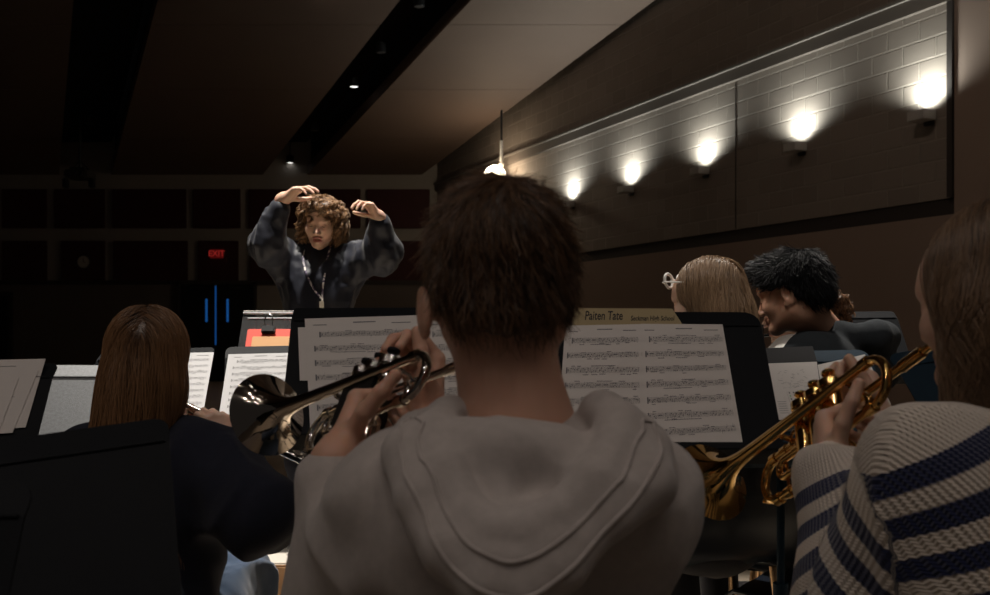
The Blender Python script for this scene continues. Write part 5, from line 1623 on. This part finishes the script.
# ============ 6. saxophone player with a curly pony tail ============
def saxophonist():
    neck = nP(797, 346, 3.22)
    J = seat_joints(neck, yaw=math.radians(70), sh=.135, lean=.0, tl=.50)
    J['girth'] = .9
    J['head'] = nP(793, 309, 3.15); J['hs'] = .95; J['Rh'] = rotz(math.radians(84)) @ rotx(math.radians(-12)); J['neckr'] = .046
    J['elR'] = neck + A(-.08, .18, -.28); J['elL'] = neck + A(-.16, -.12, -.28)
    wR = neck + A(-.28, .12, -.34); wL = neck + A(-.27, -.06, -.18)
    J['wrR'], J['wrL'] = wR, wL
    J['handR'] = hand_sdf(-1, np.array(frame(wR, A(-.9, -.2, .1), A(.1, .9, .3))), curls=((45, 40, 20),) * 4, sc=.88)
    J['handL'] = hand_sdf(+1, np.array(frame(wL, A(-.9, .3, .1), A(-.1, -.9, .3))), curls=((45, 40, 20),) * 4, sc=.88)
    o = make_person('person in a white shirt with curly brown pony tail, behind the clarinet player', J, SK_pale, LIP)
    face_bits(J, o, mat('brow_brown', (.10, .055, .03), .7), DARKH)
    V, Fq = torso_sdf(J, .022, .014, wrist_cut=.1).polygonize(.009, folds(51, .007)); np_mesh('shirt', V, Fq, cloth_mat('white_shirt', (.72, .70, .66)), o)
    V, Fq = legs_sdf(J, .012, foot=False).polygonize(.012); np_mesh('trousers', V, Fq, cloth_mat('dark_trousers', (.02, .02, .024)), o)
    shoes(J, o, mat('shoe_white', (.6, .6, .6), .5))
    c = Sdf(.02); c.el((0, -.026, .040), (.080, .099, .088)); c.el((0, -.078, .0), (.055, .035, .05)); 
    c.el((0, .090, -.02), (.065, .045, .085), None, .02, '-')
    t = Sdf(.02); t.el((0, -.140, .0), (.030, .030, .036)); t.el((0, -.165, -.035), (.026, .024, .045))
    Mh = M4(J['Rh'], J['head'], J['hs'])
    hm = hair_mat('hair_red_brown', (.05, .022, .012), (.36, .18, .08), .4)
    roots = surf_points(c, (0, -.02, .03), 1800, 5, lambda X: (X[:, 2] > -.05) & ~((X[:, 1] > .05) & (X[:, 2] < .06)))
    p = trace(c, roots, lambda X, i: (A(0, -.13, .01) - X) / .1, .009, 12, off0=.001, jit=.002, seed=5)
    V, Fq = c.polygonize(.006, lambda X, D: .002 + 0 * D + np.where(X[..., 2] < -.05, .05, 0)); cap = (xf(Mh, V), Fq)
    p = xf(Mh, p.reshape(-1, 3)).reshape(p.shape)
    build_hair('hair', o, hm, cap, p, .0009, .0005)
    curls('pony_tail', o, Mh, hm, t, 500, 6, K=14, step=.006, rad=.006, turns=2.2, r=.0010, lift=.012, center=(0, -.145, -.01))
    # saxophone
    mo = np.array(J['head']) + J['Rh'] @ A(0, .098, -.066)
    sx = empty('saxophone', 'gold saxophone neck curving into the mouth behind the clarinet', 'saxophone', (0, 0, 0))
    f_ = J['R'] @ A(0, 1, 0)
    p0 = Vector(mo); F_ = Vector(f_)
    nk = bez([p0 + F_ * .03 + Vector((0, 0, -.004)), p0 + F_ * .07 + Vector((0, 0, -.004)), p0 + F_ * .12 + Vector((0, 0, -.03)), p0 + F_ * .14 + Vector((0, 0, -.10))], 6)
    b = MB(); b.tube(nk, [.008 + .004 * i / (len(nk) - 1) for i in range(len(nk))], 12); b.build('neck', M_gold, sx)
    b = MB(); b.tube([p0 + F_ * -.006, p0 + F_ * .045 + Vector((0, 0, -.004))], [.005, .010], 12); b.build('mouthpiece', mat('ebonite', (.012, .012, .013), .25), sx)
    q0 = p0 + F_ * .14 + Vector((0, 0, -.10))
    b = MB(); pts = bez([q0, q0 + Vector((0, 0, -.2)) + F_ * .01, q0 + Vector((0, 0, -.42)) + F_ * .02, q0 + Vector((0, 0, -.50)) + F_ * .07, q0 + Vector((0, 0, -.42)) + F_ * .13, q0 + Vector((0, 0, -.26)) + F_ * .16, q0 + Vector((0, 0, -.18)) + F_ * .20], 6)
    n_ = len(pts); b.tube(pts, [.012 + .022 * (i / n_) + .035 * max(0, i / n_ - .8) / .2 for i in range(n_)], 18); b.build('body', M_gold, sx)
    b = MB()
    for k in range(8): b.tube([q0 + Vector((0, -.016 - k * .001, -.05 - k * .04)) + F_ * .01, q0 + Vector((0, -.026 - k * .001, -.05 - k * .04)) + F_ * .01], .012 + k * .001, 10)
    b.build('keys', M_gold, sx)
    return o, J
SAX, JS = saxophonist()

# ============ 7. striped sweater trumpeter ============
def knit_mat():
    m = bpy.data.materials.new('striped_knit'); m.use_nodes = True
    nt = m.node_tree; b = nt.nodes['Principled BSDF']; b.inputs['Roughness'].default_value = .95; b.inputs['Sheen Weight'].default_value = .35; b.inputs['Specular IOR Level'].default_value = .15
    def math_(op, a=None, b_=None, v=None):
        n = nt.nodes.new('ShaderNodeMath'); n.operation = op
        if a is not None: nt.links.new(a, n.inputs[0])
        if b_ is not None: nt.links.new(b_, n.inputs[1])
        if v is not None: n.inputs[1].default_value = v
        return n.outputs[0]
    av = nt.nodes.new('ShaderNodeAttribute'); av.attribute_name = 'band'
    au = nt.nodes.new('ShaderNodeAttribute'); au.attribute_name = 'rib'
    # jagged stitches at the band edge
    zz = math_('PINGPONG', au.outputs['Fac'], v=.0028); v = math_('ADD', av.outputs['Fac'], math_('MULTIPLY', zz, v=.55))
    per = .0460
    t = math_('MULTIPLY', v, v=1 / per); fr = math_('FRACT', t)
    st = nt.nodes.new('ShaderNodeMapRange'); st.inputs['From Min'].default_value = .515; st.inputs['From Max'].default_value = .545; nt.links.new(fr, st.inputs['Value'])
    pos = math_('GREATER_THAN', v, v=0.0)
    fac = math_('MULTIPLY', math_('SUBTRACT', None, st.outputs[0]), pos)
    s_ = fac.node.inputs[0].links[0].from_node; s_.inputs[0].default_value = 1.0
    mx = nt.nodes.new('ShaderNodeMix'); mx.data_type = 'RGBA'; mx.inputs[6].default_value = (.84, .74, .64, 1); mx.inputs[7].default_value = (.020, .028, .085, 1)
    nt.links.new(fac, mx.inputs[0]); nt.links.new(mx.outputs[2], b.inputs['Base Color'])
    rb = math_('PINGPONG', au.outputs['Fac'], v=.0028); rb = math_('MULTIPLY', rb, v=1 / .0028)
    sl = math_('SINE', math_('MULTIPLY', math_('ADD', av.outputs['Fac'], math_('MULTIPLY', zz, v=1.2)), v=2 * math.pi / .0048))
    h = math_('ADD', math_('MULTIPLY', rb, v=1.0), math_('MULTIPLY', sl, v=.28))
    bp = nt.nodes.new('ShaderNodeBump'); bp.inputs['Distance'].default_value = .0030; bp.inputs['Strength'].default_value = 1.0
    nt.links.new(h, bp.inputs['Height']); nt.links.new(bp.outputs['Normal'], b.inputs['Normal'])
    return m

def striped():
    neck = A(.640, 1.10, 1.058)
    J = seat_joints(neck, yaw=math.radians(12), sh=.165, lean=.02, shz=-.03, tl=.47)
    J['girth'] = .98
    J['head'] = A(.598, 1.145, 1.232); J['hs'] = .93; J['Rh'] = rotz(math.radians(30)) @ rotx(math.radians(-6)); J['neckr'] = .048
    ml, hl, mr, hr = trumpet_hands(MT2, .95, .014)
    J['handL'], J['handR'] = hl, hr
    J['wrL'] = ml[:3, 3] - ml[:3, 1] * .01; J['wrR'] = mr[:3, 3] - mr[:3, 1] * .01
    J['elL'] = nP(868, 606, 1.19); J['elR'] = A(.80, 1.36, .86)
    J['shL'] = nP(950, 486, 1.09); J['shR'] = A(.80, 1.14, 1.05)
    o = make_person('person in a cream and navy striped sweater with long brown hair, holding a gold trumpet', J, SK_pale, LIP, headkw=dict(ears=False))
    to = torso_sdf(J, .024, .0, k=.05, arms=False); ar = torso_sdf(J, .024, .012, k=.05, only='arm', wrist_cut=.02)
    s = Sdf(.05); s.p = to.p + ar.p
    s.rc(neck + A(0, .01, .02), neck + A(0, .02, .16), .066, .07, .01, '-')
    hd = folds(61, .009, 18, 42, [J['elL'], J['wrL'], J['shL']], .12)
    V, Fq = s.polygonize(.0055, hd)
    dt = to.ev(V)
    un = A(.46, 0, -.888); ux = A(.888, 0, .46)
    o0 = nP(929, 459, 1.02)
    vt = (V - o0) @ un; ut = (V - o0) @ ux + V[:, 1] * .5
    sh, el_, wr = J['shL'], J['elL'], J['wrL']
    def along(a, b_):
        d = b_ - a; L = np.linalg.norm(d); d = d / L; t = (V - a) @ d; q = V - a - t[:, None] * d
        e1 = np.cross(d, A(0, 1, 0)); e1 /= np.linalg.norm(e1); e2 = np.cross(d, e1)
        return t, np.arctan2(q @ e1, q @ e2) * .055, np.linalg.norm(V - a - np.clip(t, 0, L)[:, None] * d, axis=1), L
    t1, u1, d1, L1 = along(sh, el_); t2, u2, d2, L2 = along(wr, el_)
    t1r, u1r, d1r, L1r = along(J['shR'], J['elR']); t2r, u2r, d2r, L2r = along(J['wrR'], J['elR'])
    band = vt.copy(); rib = ut.copy()
    d0 = dt + .075
    dd = np.stack([d0, d1, d2, d1r, d2r]); which = np.argmin(dd, 0)
    for k, (t_, u_, off) in enumerate([(t1, u1, -.055), (t2, u2, -.028), (t1r, u1r, -.03), (t2r, u2r, -.028)], 1):
        m_ = which == k; band[m_] = (t_ + off)[m_]; rib[m_] = u_[m_]
    sw = np_mesh('sweater', V, Fq, knit_mat(), o, attrs={'band': band, 'rib': rib})
    # ribbed cuffs
    for n_ in 'LR':
        w = J['wr' + n_]; d = J['el' + n_] - w; d /= np.linalg.norm(d)
        cu = Sdf(.01); cu.rc(w - d * .012, w + d * .045, .0315, .036)
        V, Fq = cu.polygonize(.003); e1 = np.cross(d, A(0, 1, 0)); e1 /= np.linalg.norm(e1); e2 = np.cross(d, e1)
        q = V - w; an = np.arctan2(q @ e1, q @ e2); rr_ = 1 + .03 * np.sin(an * 30); ax_ = (q @ d)[:, None] * d; V = w + ax_ + (q - ax_) * rr_[:, None]
        np_mesh('cuff', V, Fq, cloth_mat('cream_knit', (.80, .71, .61)), sw)
    V, Fq = legs_sdf(J, .012, foot=False).polygonize(.012); np_mesh('jeans', V, Fq, cloth_mat('denim', (.10, .15, .25)), o)
    shoes(J, o, mat('shoe_white', (.6, .6, .6), .5))
    Mh = M4(J['Rh'], J['head'], J['hs'])
    long_hair('hair', o, Mh, hair_mat('hair_wavy_brown', (.028, .017, .011), (.24, .15, .090), .36), length=.20, n=4200, seed=12, width=1.15, wave=.65, K=22, r=.0006,
              curt=[((.0, -.07, -.05), (.0, -.105, -.22), .075, .055), ((-.055, -.01, -.02), (-.050, .015, -.19), .040, .036), ((.055, -.01, -.04), (.06, -.01, -.20), .042, .036)])
    return o, J
STR, JT = striped()
